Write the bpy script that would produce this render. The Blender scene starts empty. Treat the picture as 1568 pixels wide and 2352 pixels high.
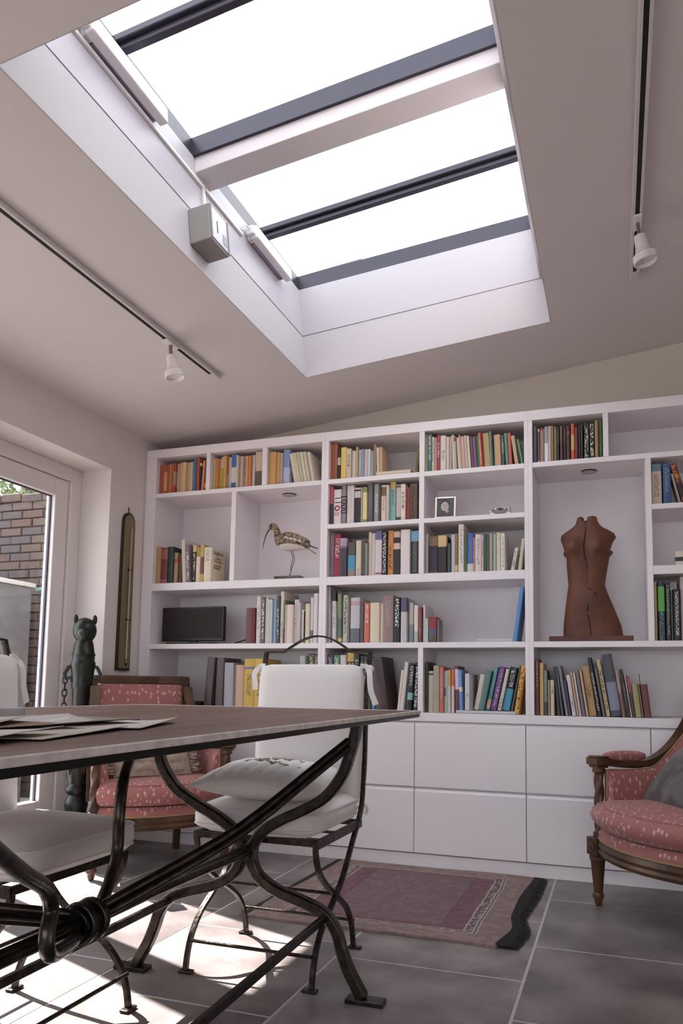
import bpy, bmesh, math, random
from mathutils import Vector, Matrix, Quaternion
from math import sin, cos, pi, radians
random.seed(7)
S = bpy.context.scene
COL = S.collection
# ---------------------------------------------------------------- camera
cam = bpy.data.cameras.new('camera')
cam.sensor_fit = 'HORIZONTAL'; cam.sensor_width = 36.0
cam.lens = 36.0 * 1690.437 / 1568.0
cam.shift_x = (784.0 - 835.696) / 1568.0
cam.shift_y = (1418.632 - 1176.0) / 1568.0
cam.clip_start = 0.02
camo = bpy.data.objects.new('camera', cam); COL.objects.link(camo)
_R = Vector((0.94703, 0.32093, 0.01426)); _F = Vector((-0.32183, 0.94209, 0.09504))
_yaw, _pit, _rol = radians(-18.86267), radians(5.45349), radians(0.820736)
_F = Vector((sin(_yaw)*cos(_pit), cos(_yaw)*cos(_pit), sin(_pit)))
_r0 = Vector((cos(_yaw), -sin(_yaw), 0)); _u0 = _r0.cross(_F)
_R = cos(_rol)*_r0 + sin(_rol)*_u0; _U = -sin(_rol)*_r0 + cos(_rol)*_u0
m = Matrix((( _R.x, _U.x, -_F.x), (_R.y, _U.y, -_F.y), (_R.z, _U.z, -_F.z))).to_4x4()
m.translation = Vector((0.42645, -3.84114, 0.92906))
camo.matrix_world = m
S.camera = camo
# ---------------------------------------------------------------- sky, sun, exposure
w = bpy.data.worlds.new('sky'); S.world = w; w.use_nodes = True
nt = w.node_tree; nt.nodes.clear()
bg = nt.nodes.new('ShaderNodeBackground'); wo = nt.nodes.new('ShaderNodeOutputWorld')
tc = nt.nodes.new('ShaderNodeTexCoord'); nz = nt.nodes.new('ShaderNodeTexNoise'); rp = nt.nodes.new('ShaderNodeValToRGB')
nz.inputs['Scale'].default_value = 1.6; nz.inputs['Detail'].default_value = 5
rp.color_ramp.elements[0].position = .35; rp.color_ramp.elements[0].color = (.80, .90, 1.0, 1)
rp.color_ramp.elements[1].position = .62; rp.color_ramp.elements[1].color = (1.0, .965, .985, 1)
nt.links.new(tc.outputs['Generated'], nz.inputs['Vector']); nt.links.new(nz.outputs['Fac'], rp.inputs['Fac'])
nt.links.new(rp.outputs['Color'], bg.inputs['Color']); nt.links.new(bg.outputs['Background'], wo.inputs['Surface'])
bg.inputs['Strength'].default_value = 3.7
sd = bpy.data.lights.new('sun', 'SUN'); sd.energy = 24.0; sd.angle = radians(.55); sd.color = (1.0, .93, .88)
so = bpy.data.objects.new('sun', sd); COL.objects.link(so)
so.rotation_euler = Vector((1.0, -.38, -1.0)).to_track_quat('-Z', 'Y').to_euler(); so.location = (-6, 3, 6)
S.view_settings.view_transform = 'Standard'; S.view_settings.look = 'None'
S.view_settings.gamma = 1.0; S.view_settings.use_curve_mapping = False
S.view_settings.exposure = 0.42
S.cycles.max_bounces = 14; S.cycles.diffuse_bounces = 8; S.cycles.transparent_max_bounces = 16

# ---------------------------------------------------------------- helpers
def srgb(h):
    c = [int(h[i:i+2], 16)/255 for i in (0, 2, 4)]
    return tuple(x/12.92 if x <= .04045 else ((x+.055)/1.055)**2.4 for x in c)
MATS = {}
def mat(name, col, rough=.5, metal=0., col2=None, scale=20., bump=0., bscale=None, stretch=(1, 1, 1), spec=.5, detail=4, pos=(.35, .65), sheen=0):
    if name in MATS: return MATS[name]
    m = bpy.data.materials.new(name); m.use_nodes = True; N = m.node_tree.nodes; L = m.node_tree.links
    b = N['Principled BSDF']; b.inputs['Roughness'].default_value = rough; b.inputs['Metallic'].default_value = metal
    b.inputs['Specular IOR Level'].default_value = spec
    if sheen: b.inputs['Sheen Weight'].default_value = sheen
    c = srgb(col) if isinstance(col, str) else col
    b.inputs['Base Color'].default_value = (*c, 1)
    if col2 or bump:
        t = N.new('ShaderNodeTexCoord'); mp = N.new('ShaderNodeMapping'); mp.inputs['Scale'].default_value = stretch
        L.new(t.outputs['Object'], mp.inputs['Vector'])
        n = N.new('ShaderNodeTexNoise'); n.inputs['Scale'].default_value = scale; n.inputs['Detail'].default_value = detail
        L.new(mp.outputs['Vector'], n.inputs['Vector'])
        if col2:
            r = N.new('ShaderNodeValToRGB'); c2 = srgb(col2) if isinstance(col2, str) else col2
            r.color_ramp.elements[0].color = (*c, 1); r.color_ramp.elements[1].color = (*c2, 1)
            r.color_ramp.elements[0].position = pos[0]; r.color_ramp.elements[1].position = pos[1]
            L.new(n.outputs['Fac'], r.inputs['Fac']); L.new(r.outputs['Color'], b.inputs['Base Color'])
        if bump:
            n2 = n
            if bscale:
                n2 = N.new('ShaderNodeTexNoise'); n2.inputs['Scale'].default_value = bscale; n2.inputs['Detail'].default_value = 3
                L.new(mp.outputs['Vector'], n2.inputs['Vector'])
            bp = N.new('ShaderNodeBump'); bp.inputs['Strength'].default_value = bump; bp.inputs['Distance'].default_value = .01
            L.new(n2.outputs['Fac'], bp.inputs['Height']); L.new(bp.outputs['Normal'], b.inputs['Normal'])
    MATS[name] = m; return m

class MB:
    def __init__(s): s.v = []; s.f = []
    def add(s, vs, fs):
        o = len(s.v); s.v += [tuple(p) for p in vs]; s.f += [tuple(i+o for i in f) for f in fs]; return s
    def box(s, x0, x1, y0, y1, z0, z1):
        return s.add([(x0,y0,z0),(x1,y0,z0),(x1,y1,z0),(x0,y1,z0),(x0,y0,z1),(x1,y0,z1),(x1,y1,z1),(x0,y1,z1)],
                     [(0,3,2,1),(4,5,6,7),(0,1,5,4),(1,2,6,5),(2,3,7,6),(3,0,4,7)])
    def hexa(s, p):
        return s.add(p, [(0,3,2,1),(4,5,6,7),(0,1,5,4),(1,2,6,5),(2,3,7,6),(3,0,4,7)])
    def loft(s, rings, cap=True, closed=False):
        n = len(rings[0]); o = len(s.v)
        for r in rings: s.v += [tuple(p) for p in r]
        R = len(rings)
        for i in range(R if closed else R-1):
            a = o+i*n; b = o+((i+1) % R)*n
            for j in range(n): s.f.append((a+j, a+(j+1) % n, b+(j+1) % n, b+j))
        if cap and not closed:
            s.f.append(tuple(o+j for j in reversed(range(n)))); s.f.append(tuple(o+(R-1)*n+j for j in range(n)))
        return s
    def sweep(s, path, prof, N=None, closed=False, twist=0.):
        P = [Vector(p) for p in path]; n = len(P); rings = []; pn = None
        for i, p in enumerate(P):
            a = P[i-1] if (i > 0 or closed) else p; b = P[(i+1) % n] if (i < n-1 or closed) else p
            t = (b-a).normalized()
            if N is not None: nn = Vector(N); nn = (nn - t*nn.dot(t)).normalized()
            else:
                if pn is None:
                    pn = Vector((0,0,1)) if abs(t.z) < .9 else Vector((1,0,0))
                nn = (pn - t*pn.dot(t)).normalized(); pn = nn
            bb = t.cross(nn)
            pr = prof(i/(n-1)) if callable(prof) else prof
            rings.append([p + nn*q[0] + bb*q[1] for q in pr])
        return s.loft(rings, True, closed)
    def tube(s, path, r, n=8, closed=False, N=None):
        if callable(r): pf = lambda t: [(cos(2*pi*k/n)*r(t), sin(2*pi*k/n)*r(t)) for k in range(n)]
        else: pf = [(cos(2*pi*k/n)*r, sin(2*pi*k/n)*r) for k in range(n)]
        return s.sweep(path, pf, N, closed)
    def strap(s, path, w, t, N, closed=False):
        return s.sweep(path, [(-w/2,-t/2),(w/2,-t/2),(w/2,t/2),(-w/2,t/2)], N, closed)
    def lathe(s, prof, c=(0,0,0), n=16, sx=1., sy=1., rad=None):
        rings = []
        for z, r in prof:
            rings.append([(c[0]+cos(2*pi*k/n)*max(r,1e-4)*sx*(rad(2*pi*k/n, z) if rad else 1), c[1]+sin(2*pi*k/n)*max(r,1e-4)*sy*(rad(2*pi*k/n, z) if rad else 1), c[2]+z) for k in range(n)])
        return s.loft(rings)
    def ell(s, c, r, n=12, k=8, M=None):
        rings = []
        for i in range(k+1):
            a = -pi/2 + pi*i/k
            ring = []
            for j in range(n):
                p = Vector((cos(a)*cos(2*pi*j/n)*r[0], cos(a)*sin(2*pi*j/n)*r[1], sin(a)*r[2]))
                if abs(cos(a)) < 1e-6: p = Vector((cos(2*pi*j/n)*1e-4, sin(2*pi*j/n)*1e-4, sin(a)*r[2]))
                if M: p = M @ p
                ring.append(Vector(c)+p)
            rings.append(ring)
        return s.loft(rings)
    def rbox(s, c, size, r, n=6, bulge=(0,0,0), M=None):
        """rounded, slightly stuffed box"""
        bm = bmesh.new(); bmesh.ops.create_cube(bm, size=2.0)
        bmesh.ops.subdivide_edges(bm, edges=bm.edges[:], cuts=n, use_grid_fill=True)
        h = [q/2 for q in size]; o = len(s.v)
        for v in bm.verts:
            u = v.co.copy(); p = Vector([u[i]*h[i] for i in range(3)])
            q = Vector([max(-(h[i]-r), min(h[i]-r, p[i])) for i in range(3)]); d = p-q
            if d.length > 1e-9:
                # cube corner region -> sphere
                e = Vector([d[i]/r for i in range(3)]); mx = max(abs(e.x), abs(e.y), abs(e.z))
                p = q + e.normalized()*mx*r
            for i in range(3):
                j, k = (i+1) % 3, (i+2) % 3
                if bulge[i]: p[i] += bulge[i]*u[i]*(1-u[j]**2)*(1-u[k]**2)
            if M: p = M @ p
            s.v.append(tuple(p+Vector(c)))
        bm.verts.index_update()
        for f in bm.faces: s.f.append(tuple(v.index+o for v in f.verts))
        bm.free(); return s
    def build(s, name, m, parent=None, loc=None, rot=None, smooth=False, bevel=0., seg=2, sub=0):
        me = bpy.data.meshes.new(name); vs = s.v
        if loc is not None and rot is None and parent is None: vs = [(a-loc[0], b-loc[1], c-loc[2]) for a, b, c in s.v]
        me.from_pydata(vs, [], s.f); me.validate(); me.update()
        bmx = bmesh.new(); bmx.from_mesh(me); bmesh.ops.recalc_face_normals(bmx, faces=bmx.faces[:]); bmx.to_mesh(me); bmx.free()
        if smooth:
            for p in me.polygons: p.use_smooth = True
            me.set_sharp_from_angle(angle=radians(smooth if smooth is not True else 50))
        me.materials.append(m)
        o = bpy.data.objects.new(name, me); COL.objects.link(o)
        if parent is not None: o.parent = parent
        if loc is not None: o.location = loc
        if rot is not None: o.rotation_euler = rot
        if bevel:
            b = o.modifiers.new('bevel', 'BEVEL'); b.width = bevel; b.segments = seg; b.limit_method = 'ANGLE'; b.angle_limit = radians(40)
        if sub:
            q = o.modifiers.new('sub', 'SUBSURF'); q.levels = sub; q.render_levels = sub
        return o
def tag(o, label, cat, group=None):
    o['label'] = label; o['category'] = cat
    if group: o['group'] = group
    return o
def thing(name, label, cat, loc=(0,0,0), rz=0., group=None):
    o = bpy.data.objects.new(name, None); COL.objects.link(o); o.empty_display_size = .05
    o.location = loc; o.rotation_euler = (0,0,rz); return tag(o, label, cat, group)
def struct(o): o['kind'] = 'structure'; return o
def stuff(o): o['kind'] = 'stuff'; return o
def copy_tree(o, parent=None):
    c = o.copy(); COL.objects.link(c)
    if parent is not None: c.parent = parent
    for ch in list(o.children): copy_tree(ch, c)
    return c
def crom(pts, n=6):
    P = [Vector(p) for p in pts]; P = [2*P[0]-P[1]] + P + [2*P[-1]-P[-2]]; out = []
    for i in range(1, len(P)-2):
        a, b, c, d = P[i-1:i+3]
        for k in range(n):
            t = k/n
            out.append(.5*((2*b)+(c-a)*t+(2*a-5*b+4*c-d)*t*t+(3*b-a-3*c+d)*t**3))
    out.append(P[-2]); return out
def text(name, body, size, mt, parent, loc, rot, ext=.0004, align='CENTER', sx=1.):
    cu = bpy.data.curves.new(name, 'FONT'); cu.body = body; cu.size = size; cu.extrude = ext; cu.resolution_u = 2
    cu.align_x = align; cu.align_y = 'CENTER'; cu.space_line = .85
    t = bpy.data.objects.new('tmp', cu); COL.objects.link(t)
    dg = bpy.context.evaluated_depsgraph_get(); me = bpy.data.meshes.new_from_object(t.evaluated_get(dg))
    bpy.data.objects.remove(t); me.materials.clear(); me.materials.append(mt)
    o = bpy.data.objects.new(name, me); COL.objects.link(o); o.parent = parent; o.location = loc; o.rotation_euler = rot; o.scale = (sx, 1, 1)
    return o
# ---------------------------------------------------------------- materials
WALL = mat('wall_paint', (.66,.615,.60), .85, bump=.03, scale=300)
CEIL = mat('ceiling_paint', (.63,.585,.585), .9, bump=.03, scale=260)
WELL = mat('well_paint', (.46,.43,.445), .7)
CAB = mat('cabinet_lacquer', (.76,.715,.735), .38)
GREYFR = mat('anthracite_aluminium', '3a3742', .35, .4)
BLACK = mat('black_plastic', '151314', .4)
WPLAST = mat('white_plastic', (.74,.72,.72), .35)
UPVC = mat('white_door_frame', (.68,.64,.63), .35)
IRON = mat('wrought_iron', '2c2521', .38, .75, col2='4a413b', scale=45, bump=.25, bscale=60)
IRON2 = mat('waxed_steel', '332e2a', .3, .85, col2='4d4640', scale=30, bump=.15, bscale=40)
LINEN = mat('white_canvas', (.70,.655,.64), .9, bump=.12, scale=600, sheen=.2)
GROUT = mat('grout', (.50,.46,.45), .9, bump=.2, scale=200)
def glassmat():
    m = bpy.data.materials.new('window_glass'); m.use_nodes = True; N = m.node_tree.nodes; L = m.node_tree.links; N.clear()
    o = N.new('ShaderNodeOutputMaterial'); mx = N.new('ShaderNodeMixShader'); t = N.new('ShaderNodeBsdfTransparent'); g = N.new('ShaderNodeBsdfGlossy')
    lw = N.new('ShaderNodeLayerWeight'); lw.inputs['Blend'].default_value = .5; pw = N.new('ShaderNodeMath'); pw.operation = 'POWER'; pw.inputs[1].default_value = 5.; L.new(lw.outputs['Facing'], pw.inputs[0]); fr = N.new('ShaderNodeMath'); fr.operation = 'MULTIPLY_ADD'; fr.inputs[1].default_value = .9; fr.inputs[2].default_value = .05; L.new(pw.outputs[0], fr.inputs[0]); g.inputs['Roughness'].default_value = .0
    t.inputs['Color'].default_value = (.94,.95,.95,1)
    L.new(fr.outputs[0], mx.inputs[0]); L.new(t.outputs[0], mx.inputs[1]); L.new(g.outputs[0], mx.inputs[2]); L.new(mx.outputs[0], o.inputs[0]); return m
GLASS = glassmat()
def tilemat(name, c1, c2, sc):
    m = mat(name, c1, .42, col2=c2, scale=sc, bump=.12, bscale=28, detail=7, pos=(.34,.66)); return m
TILES = [tilemat('limestone_a', (.12,.098,.095), (.26,.222,.215), 4.5), tilemat('limestone_b', (.135,.11,.108), (.275,.235,.228), 5.5), tilemat('limestone_c', (.11,.09,.088), (.24,.205,.2), 3.8)]
# ---------------------------------------------------------------- room shell
YB = .335; XL = -2.36; XR = 2.6; YN = -6.4
CA, CB = 2.7284, .11212
cn = Vector((-CB,0,1)).normalized(); cs = Vector((1,0,CB)).normalized(); CO = Vector((0,0,CA))
def sk(s, t, h): p = CO + cs*s + cn*h; return (p.x, t, p.z)
floor = struct(MB().box(XL-.3, XR+.1, YN-.1, YB+.05, -.12, -.0012).build('floor', GROUT))
col0 = [-3.08,-2.438,-1.796,-1.154,-.512,.130,.772,1.414,2.056,2.698]
offs = [-.35,-.75,-1.02,-1.22,-1.345,-.996,-1.17,-.85,-1.3]
nt_ = 0
for c in range(9):
    x0, x1 = max(col0[c], XL-.02)+.005, min(col0[c+1], XR)-.005
    if c == 0: continue
    y = offs[c]+.642*4
    while y > YN:
        y0, y1 = max(y-.642, YN)+.005, min(y, YB)-.005
        y -= .642
        if y1-y0 < .05 or y0 > .1: continue
        t = MB().box(x0, x1, y0, y1, -.02, 0).build('tile', TILES[(c*7+nt_*3) % 3], floor, bevel=.0008, seg=1)
        nt_ += 1
# ceiling with skylight opening
sL, sR = -1.1445, .1556; tFL, tFR, tN = -.300, -.250, -2.42
def ceil_ring(h0, h1, so0, so1, to0, to1, inner):
    o = [(so0,to0),(so1,to0),(so1,to1),(so0,to1)]
    b = MB(); vs = [sk(a,t,h0) for a,t in o]+[sk(a,t,h0) for a,t in inner]+[sk(a,t,h1) for a,t in o]+[sk(a,t,h1) for a,t in inner]
    fs = []
    for i in range(4):
        j = (i+1) % 4
        fs += [(i,j,4+j,4+i),(8+i,12+i,12+j,8+j),(4+i,4+j,12+j,12+i),(i,8+i,8+j,j)]
    return b.add(vs, fs)
inn = [(sL,tN),(sR,tN),(sR,tFR),(sL,tFL)]
ceiling = struct(ceil_ring(0, .238, XL-.35, XR+.25, YN-.2, YB+.25, inn).build('ceiling', CEIL))
# plaster lining of the skylight well (darker tone than the ceiling), a few millimetres inside the slab edge
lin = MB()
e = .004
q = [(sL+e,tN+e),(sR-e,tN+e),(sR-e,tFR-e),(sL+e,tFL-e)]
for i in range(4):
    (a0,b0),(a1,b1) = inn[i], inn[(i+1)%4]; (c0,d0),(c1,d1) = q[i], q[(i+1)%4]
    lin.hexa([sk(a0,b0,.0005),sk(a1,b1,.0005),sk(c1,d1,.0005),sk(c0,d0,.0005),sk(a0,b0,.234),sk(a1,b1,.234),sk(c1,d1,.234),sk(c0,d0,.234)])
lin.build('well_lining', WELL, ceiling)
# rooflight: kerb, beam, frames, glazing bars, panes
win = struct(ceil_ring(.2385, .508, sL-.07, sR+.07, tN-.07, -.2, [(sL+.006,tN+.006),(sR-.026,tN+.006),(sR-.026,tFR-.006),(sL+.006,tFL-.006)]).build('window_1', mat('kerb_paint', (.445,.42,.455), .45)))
def skbox(b, s0, s1, t0, t1, h0, h1):
    return b.hexa([sk(s0,t0,h0),sk(s1,t0,h0),sk(s1,t1,h0),sk(s0,t1,h0),sk(s0,t0,h1),sk(s1,t0,h1),sk(s1,t1,h1),sk(s0,t1,h1)])
skbox(MB(), sL+.002, sR-.02, -1.372, -1.247, .443, .60).build('rooflight_beam', CEIL, win, bevel=.003)
mods = [(tN, -1.385), (-1.235, -.272)]
for k, (t0, t1) in enumerate(mods):
    f = ceil_ring(.509, .588, sL-.065, sR+.04, t0-.05, t1+.05, [(sL+.006,t0+.004),(sR-.03,t0+.004),(sR-.03,t1-.002 if k == 0 else tFR-.006),(sL+.006,t1-.002 if k == 0 else tFL-.006)]).build('rooflight_frame', GREYFR, win)
    p = MB(); skbox(p, sL-.05, sR+.03, t0-.03, t1+.035, .589, .597); p.build('pane', GLASS, win)
    tm = -1.866 if k == 0 else -.735
    b = MB(); skbox(b, sL, sR-.02, tm-.03, tm+.03, .560, .588); skbox(b, sL, sR-.02, tm-.014, tm+.014, .535, .56); b.build('glazing_bar', GREYFR, win, bevel=.004)
# roof upstand beyond the far frame (grey flashing seen through the glass)
b = MB(); skbox(b, sL-.02, sL+.36, -.235, -.20, .60, .635); b.build('roof_flashing', mat('lead_flashing', '6a6a78', .6), win)
# walls
wl = MB()
YJ, ZH, YD = -.32, 2.19, -3.34
wl.box(XL-.36, XL, YJ, YB+.3, -.05, 2.62).box(XL-.36, XL, YD, YJ, ZH, 2.62).box(XL-.36, XL, YN-.2, YD, -.05, 2.62)
struct(wl.build('wall_left', WALL))
wb = MB().hexa([(XL,YB,-.05),(XR,YB,-.05),(XR,YB+.25,-.05),(XL,YB+.25,-.05),(XL,YB,CA+CB*XL+.1),(XR,YB,CA+CB*XR+.1),(XR,YB+.25,CA+CB*XR+.1),(XL,YB+.25,CA+CB*XL+.1)])
struct(wb.build('wall_back', mat('wall_paint_cream', (.60,.555,.50), .85)))
struct(MB().box(XR, XR+.25, YN-.2, YB+.25, -.05, 3.3).build('wall_right', WALL))
# unseen wall behind the viewer; its window is added for even light on the shelves
WX0, WX1, WZ0, WZ1 = -1.7, 2.2, .6, 2.25
wf = MB().box(XL, WX0, YN-.25, YN, -.05, 3.2).box(WX1, XR, YN-.25, YN, -.05, 3.2).box(WX0, WX1, YN-.25, YN, -.05, WZ0).box(WX0, WX1, YN-.25, YN, WZ1, 3.2)
struct(wf.build('wall_front', WALL))
w2 = MB()
for k in range(5):
    x = WX0+(WX1-WX0)*k/4; w2.box(max(x-.04,WX0), min(x+.04,WX1), YN-.16, YN-.09, WZ0, WZ1)
w2.box(WX0,WX1,YN-.16,YN-.09,WZ0,WZ0+.07).box(WX0,WX1,YN-.16,YN-.09,WZ1-.07,WZ1)
w2 = struct(w2.build('added_window', UPVC))
MB().box(WX0,WX1,YN-.13,YN-.12,WZ0,WZ1).build('pane', GLASS, w2)
# garden door: frame, four leaves with glass
door = struct(MB().box(-2.66,-2.566,YJ-.085,YJ,0,ZH).box(-2.66,-2.566,YD,YD+.085,0,ZH).box(-2.66,-2.566,YD+.085,YJ-.085,ZH-.082,ZH).box(-2.67,-2.55,YD+.085,YJ-.085,-.01,.03).build('door_1', UPVC, bevel=.006))
ly = [YJ-.087, -1.115, -1.825, -2.535, YD+.087]
for i in range(4):
    a, b2 = ly[i+1]+.003, ly[i]-.003
    sw, z0, z1, x0, x1 = .105, .035, ZH-.085, -2.645, -2.58
    fr = MB().box(x0,x1,a,a+sw,z0,z1).box(x0,x1,b2-sw,b2,z0,z1).box(x0,x1,a+sw,b2-sw,z0,.285).box(x0,x1,a+sw,b2-sw,z1-.105,z1)
    lf = fr.build('door_leaf', UPVC, door, bevel=.006)
    g = MB().box(-2.616,-2.609,a+sw-.004,b2-sw+.004,.281,z1-.101).build('pane', GLASS, lf)
    MB().box(-2.619,-2.606,a+sw-.001,a+sw+.009,.285,z1-.105).box(-2.619,-2.606,b2-sw-.009,b2-sw+.001,.285,z1-.105).box(-2.619,-2.606,a+sw,b2-sw,z1-.112,z1-.104).build('glazing_gasket', mat('gasket', '3c3848', .5), lf)
for yy in (-1.03, -1.80):
    h = MB().box(-2.58,-2.572,yy-.02,yy+.02,.95,1.15).tube([(-2.575,yy,1.08),(-2.545,yy,1.08),(-2.545,yy-.10,1.08)],.009).build('door_handle', mat('satin_chrome','b0aeb0',.3,1.), door, smooth=True)
# ---------------------------------------------------------------- garden outside
PAVE = mat('pale_paving', (.40,.365,.34), .85, col2=(.33,.30,.28), scale=6, bump=.3)
struct(MB().box(-14,-2.72,-22,9,-.2,-.03).box(-2.72,14,-22,YN-.25,-.2,-.03).build('patio', PAVE))
BR = [mat('brick_red', '4c3833', .9, col2='44332f', scale=40, bump=.4), mat('brick_brown', '40342f', .9, col2='4c3e38', scale=40, bump=.4), mat('brick_purple', '383133', .9, col2='463c3d', scale=40, bump=.4), mat('brick_buff', '4a3f37', .9, col2='433831', scale=40, bump=.4)]
MORT = mat('lime_mortar', '58504c', .95, bump=.5, scale=80)
bw = MB().box(-7.5,-3.2,1.225,1.5,-.1,2.53)
bwall = bw.build('brick_wall', MORT); tag(bwall, 'weathered old brick garden wall seen through the glass door', 'wall')
bm_ = [MB().box(-.106,.106,-.02,.03,-.032,.032).build('brick', BR[0], bwall, bevel=.004, seg=1)]
brick0 = bm_[0]; bme = []
for k in range(4):
    me = brick0.data.copy(); me.materials.clear(); me.materials.append(BR[k]); bme.append(me)
nb = 0
for r in range(33):
    z = .06+r*.0755
    for c in range(7):
        x = -5.15+c*.225+(.1125 if r % 2 else 0)
        if x > -3.6: continue
        o = brick0 if nb == 0 else brick0.copy()
        if nb: COL.objects.link(o)
        o.parent = bwall; k = random.choice((0,0,1,1,2,2,2,3)) if r > 20 else random.choice((0,0,0,1,1,3,3))
        o.data = bme[k]; o.location = (x+random.uniform(-.004,.004), 1.21+random.uniform(-.006,.006), z); o.rotation_euler = (0,0,random.uniform(-.02,.02)); nb += 1
cop = MB()
for c in range(14):
    x = -6.4+c*.225; zz = 2.535+random.uniform(-.012,.03)
    o = MB().box(x-.108,x+.106,1.18,1.5,zz-.04,zz+.03).build('coping_brick', BR[random.choice((1,2,2))], bwall, bevel=.006, seg=1)
gb = thing('planter_block', 'tall grey rendered block standing before the brick garden wall', 'planter', (-5.1,.62,0))
MB().box(-1.1,1.06,-.25,.28,-.03,1.70).build('block', mat('grey_render','403c3e',.85,col2='4b4747',scale=9,bump=.15), gb, bevel=.01)
MB().box(-1.12,1.08,-.27,.30,1.70,1.735).build('coping', mat('pale_coping','8c8684',.8), gb, bevel=.006)
tag(MB().tube([(-4.05,.95,1.69),(-3.85,1.02,1.74),(-3.3,1.1,1.86)],.012,6).build('garden_cane', mat('green_cane','4c7a68',.5), smooth=True), 'thin green garden cane leaning on the brick wall', 'cane')
tr = thing('tree', 'leafy tree growing behind the brick garden wall', 'tree', (-7.5,4.2,0))
MB().tube([(0,0,-.1),(.05,0,1.5),(-.05,.1,3.0),(.1,.1,4.0)], lambda t:.12-.07*t, 8).build('trunk', mat('bark','4a4038',.9,bump=.6,scale=20), tr, smooth=True)
lb = MB()
for k in range(3200):
    a = random.gauss(0,1); p = Vector((random.gauss(.3,.95), random.gauss(0,.6), 3.75+random.gauss(0,.55)))
    d = Vector((random.uniform(-1,1),random.uniform(-1,1),random.uniform(-1,.4))).normalized(); e1 = d.cross(Vector((random.random(),random.random(),.3))).normalized()
    l_, w_ = random.uniform(.07,.12), random.uniform(.03,.045)
    lb.add([p, p+d*l_*.5+e1*w_, p+d*l_, p+d*l_*.5-e1*w_], [(0,1,2,3)])
stuff(lb.build('foliage', mat('leaf_green','4a5a30',.6,col2='6a7448',scale=4), tr))
# ---------------------------------------------------------------- bookcase and base cabinets
Z1b, Z1t, M2b, M2t, S2b, S2t, S3b, S3t, S4b, S4t = 2.091, 2.118, 1.830, 1.856, 1.505, 1.552, 1.148, 1.178, .757, .803
XA, XC, XE = -1.136, .0125, 1.24
BD = .325
def unit(label, x0, x1, wl_, wr_, shelves, ups, fill=0):
    t = thing('bookcase', label, 'bookcase', ((x0+x1)/2, 0, S4t), 0, 'built-in white bookcase units'); ox = (x0+x1)/2; oz = S4t
    def part(n, xa, xb, ya, yb, za, zb, bv=.0015):
        return MB().box(xa-ox, xb-ox, ya, yb, za-oz, zb-oz).build(n, CAB, t, bevel=bv, seg=1)
    part('side_panel', x0, x0+wl_, 0, BD, S4t, 2.346); part('side_panel', x1-wr_, x1, 0, BD, S4t, 2.346)
    part('top_board', x0, x1, 0, BD, 2.346, 2.40); part('back_panel', x0+wl_, x1-wr_, BD-.003, BD+.008, S4t, 2.346)
    for xa, xb, za, zb in shelves: part('shelf', xa, xb, 0.001, BD-.003, za, zb)
    for xa, xb, za, zb in ups: part('upright', xa, xb, 0.0005, BD-.003, za, zb)
    if fill: part('filler_strip', XL+.001, x0-.0015, .012, .04, 0.803, 2.40)
    return t
xl0, xl1 = -2.273, XA-.022
unit('left white bookcase unit holding the wading bird and black monitor', -2.343, XA, .07, .022,
     [(xl0,xl1,Z1b,Z1t),(xl0,xl1,S2b,S2t),(xl0,xl1,S3b,S3t)],
     [(-1.919,-1.892,Z1t,2.346),(-1.5394,-1.5087,Z1t,2.346),(-1.737,-1.706,S2t,Z1b)], 1)
xm0, xm1 = XA+.022, XC-.0215
BL, BRr = -.577, -.548
unit('middle white bookcase unit holding the small silver photo frame', XA, XC, .022, .0215,
     [(xm0,BL,Z1b,Z1t),(BRr,xm1,Z1b,Z1t),(xm0,BL,M2b,M2t),(BRr,xm1,M2b,M2t),(xm0,xm1,S2b,S2t),(xm0,xm1,S3b,S3t)],
     [(BL,BRr,S2t,2.346),(BL,BRr,S4t,S3b)])
xr0, xr1 = XC+.0215, XE-.022
unit('right white bookcase unit holding the terracotta torso', XC, XE, .0215, .022,
     [(xr0,xr1,Z1b,Z1t),(xr0,xr1,S3b,S3t),(.612,xr1,1.830,1.857),(.612,xr1,1.505,1.548)],
     [(.387,.414,Z1t,2.346),(.585,.612,S3t,Z1b)])
wt = MB().box(XL+.002, XE, -.004, BD+.005, S4b, S4t-.0005).build('cabinet_top', CAB, bevel=.002, seg=1)
tag(wt, 'long white worktop board between the drawer cabinets and open shelves', 'worktop')
xs = [-2.343,-1.760,-1.176,-.592,-.009,.583,1.166]
names = ['base cabinet in the left corner behind the armchair','base cabinet second from the left wall','base cabinet behind the white chair','base cabinet behind the faded rug, left of the wide upright','base cabinet beside the right armchair','base cabinet behind the right armchair']
for i in range(6):
    x0, x1 = xs[i], xs[i+1]; cx_ = (x0+x1)/2
    t = thing('base_cabinet', 'white two drawer '+names[i], 'cabinet', (cx_, 0, 0), 0, 'white drawer cabinets')
    hw = (x1-x0)/2
    MB().box(-hw+.0005, hw-.0005, .024, BD, .07, S4b-.0005).build('carcass', CAB, t)
    MB().box(-hw, hw, .012, .03, .001, .066).build('plinth', CAB, t)
    for z0, z1 in ((.072,.405),(.413,.753)):
        # slab front with a chamfered finger-pull along its top edge
        a, b = -hw+.0018, hw-.0018
        p = MB().loft([[(x,0.002,z0),(x,.0,z0+.002),(x,.0,z1-.016),(x,.012,z1),(x,.022,z1),(x,.022,z0)] for x in (a,b)])
        p.build('drawer', CAB, t, bevel=.0012, seg=1)
tag(MB().box(XL+.002, -2.3435, 0.004, .03, 0, S4b).build('scribe_panel', CAB), 'narrow white scribe strip between left wall and cabinets', 'panel')
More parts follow.
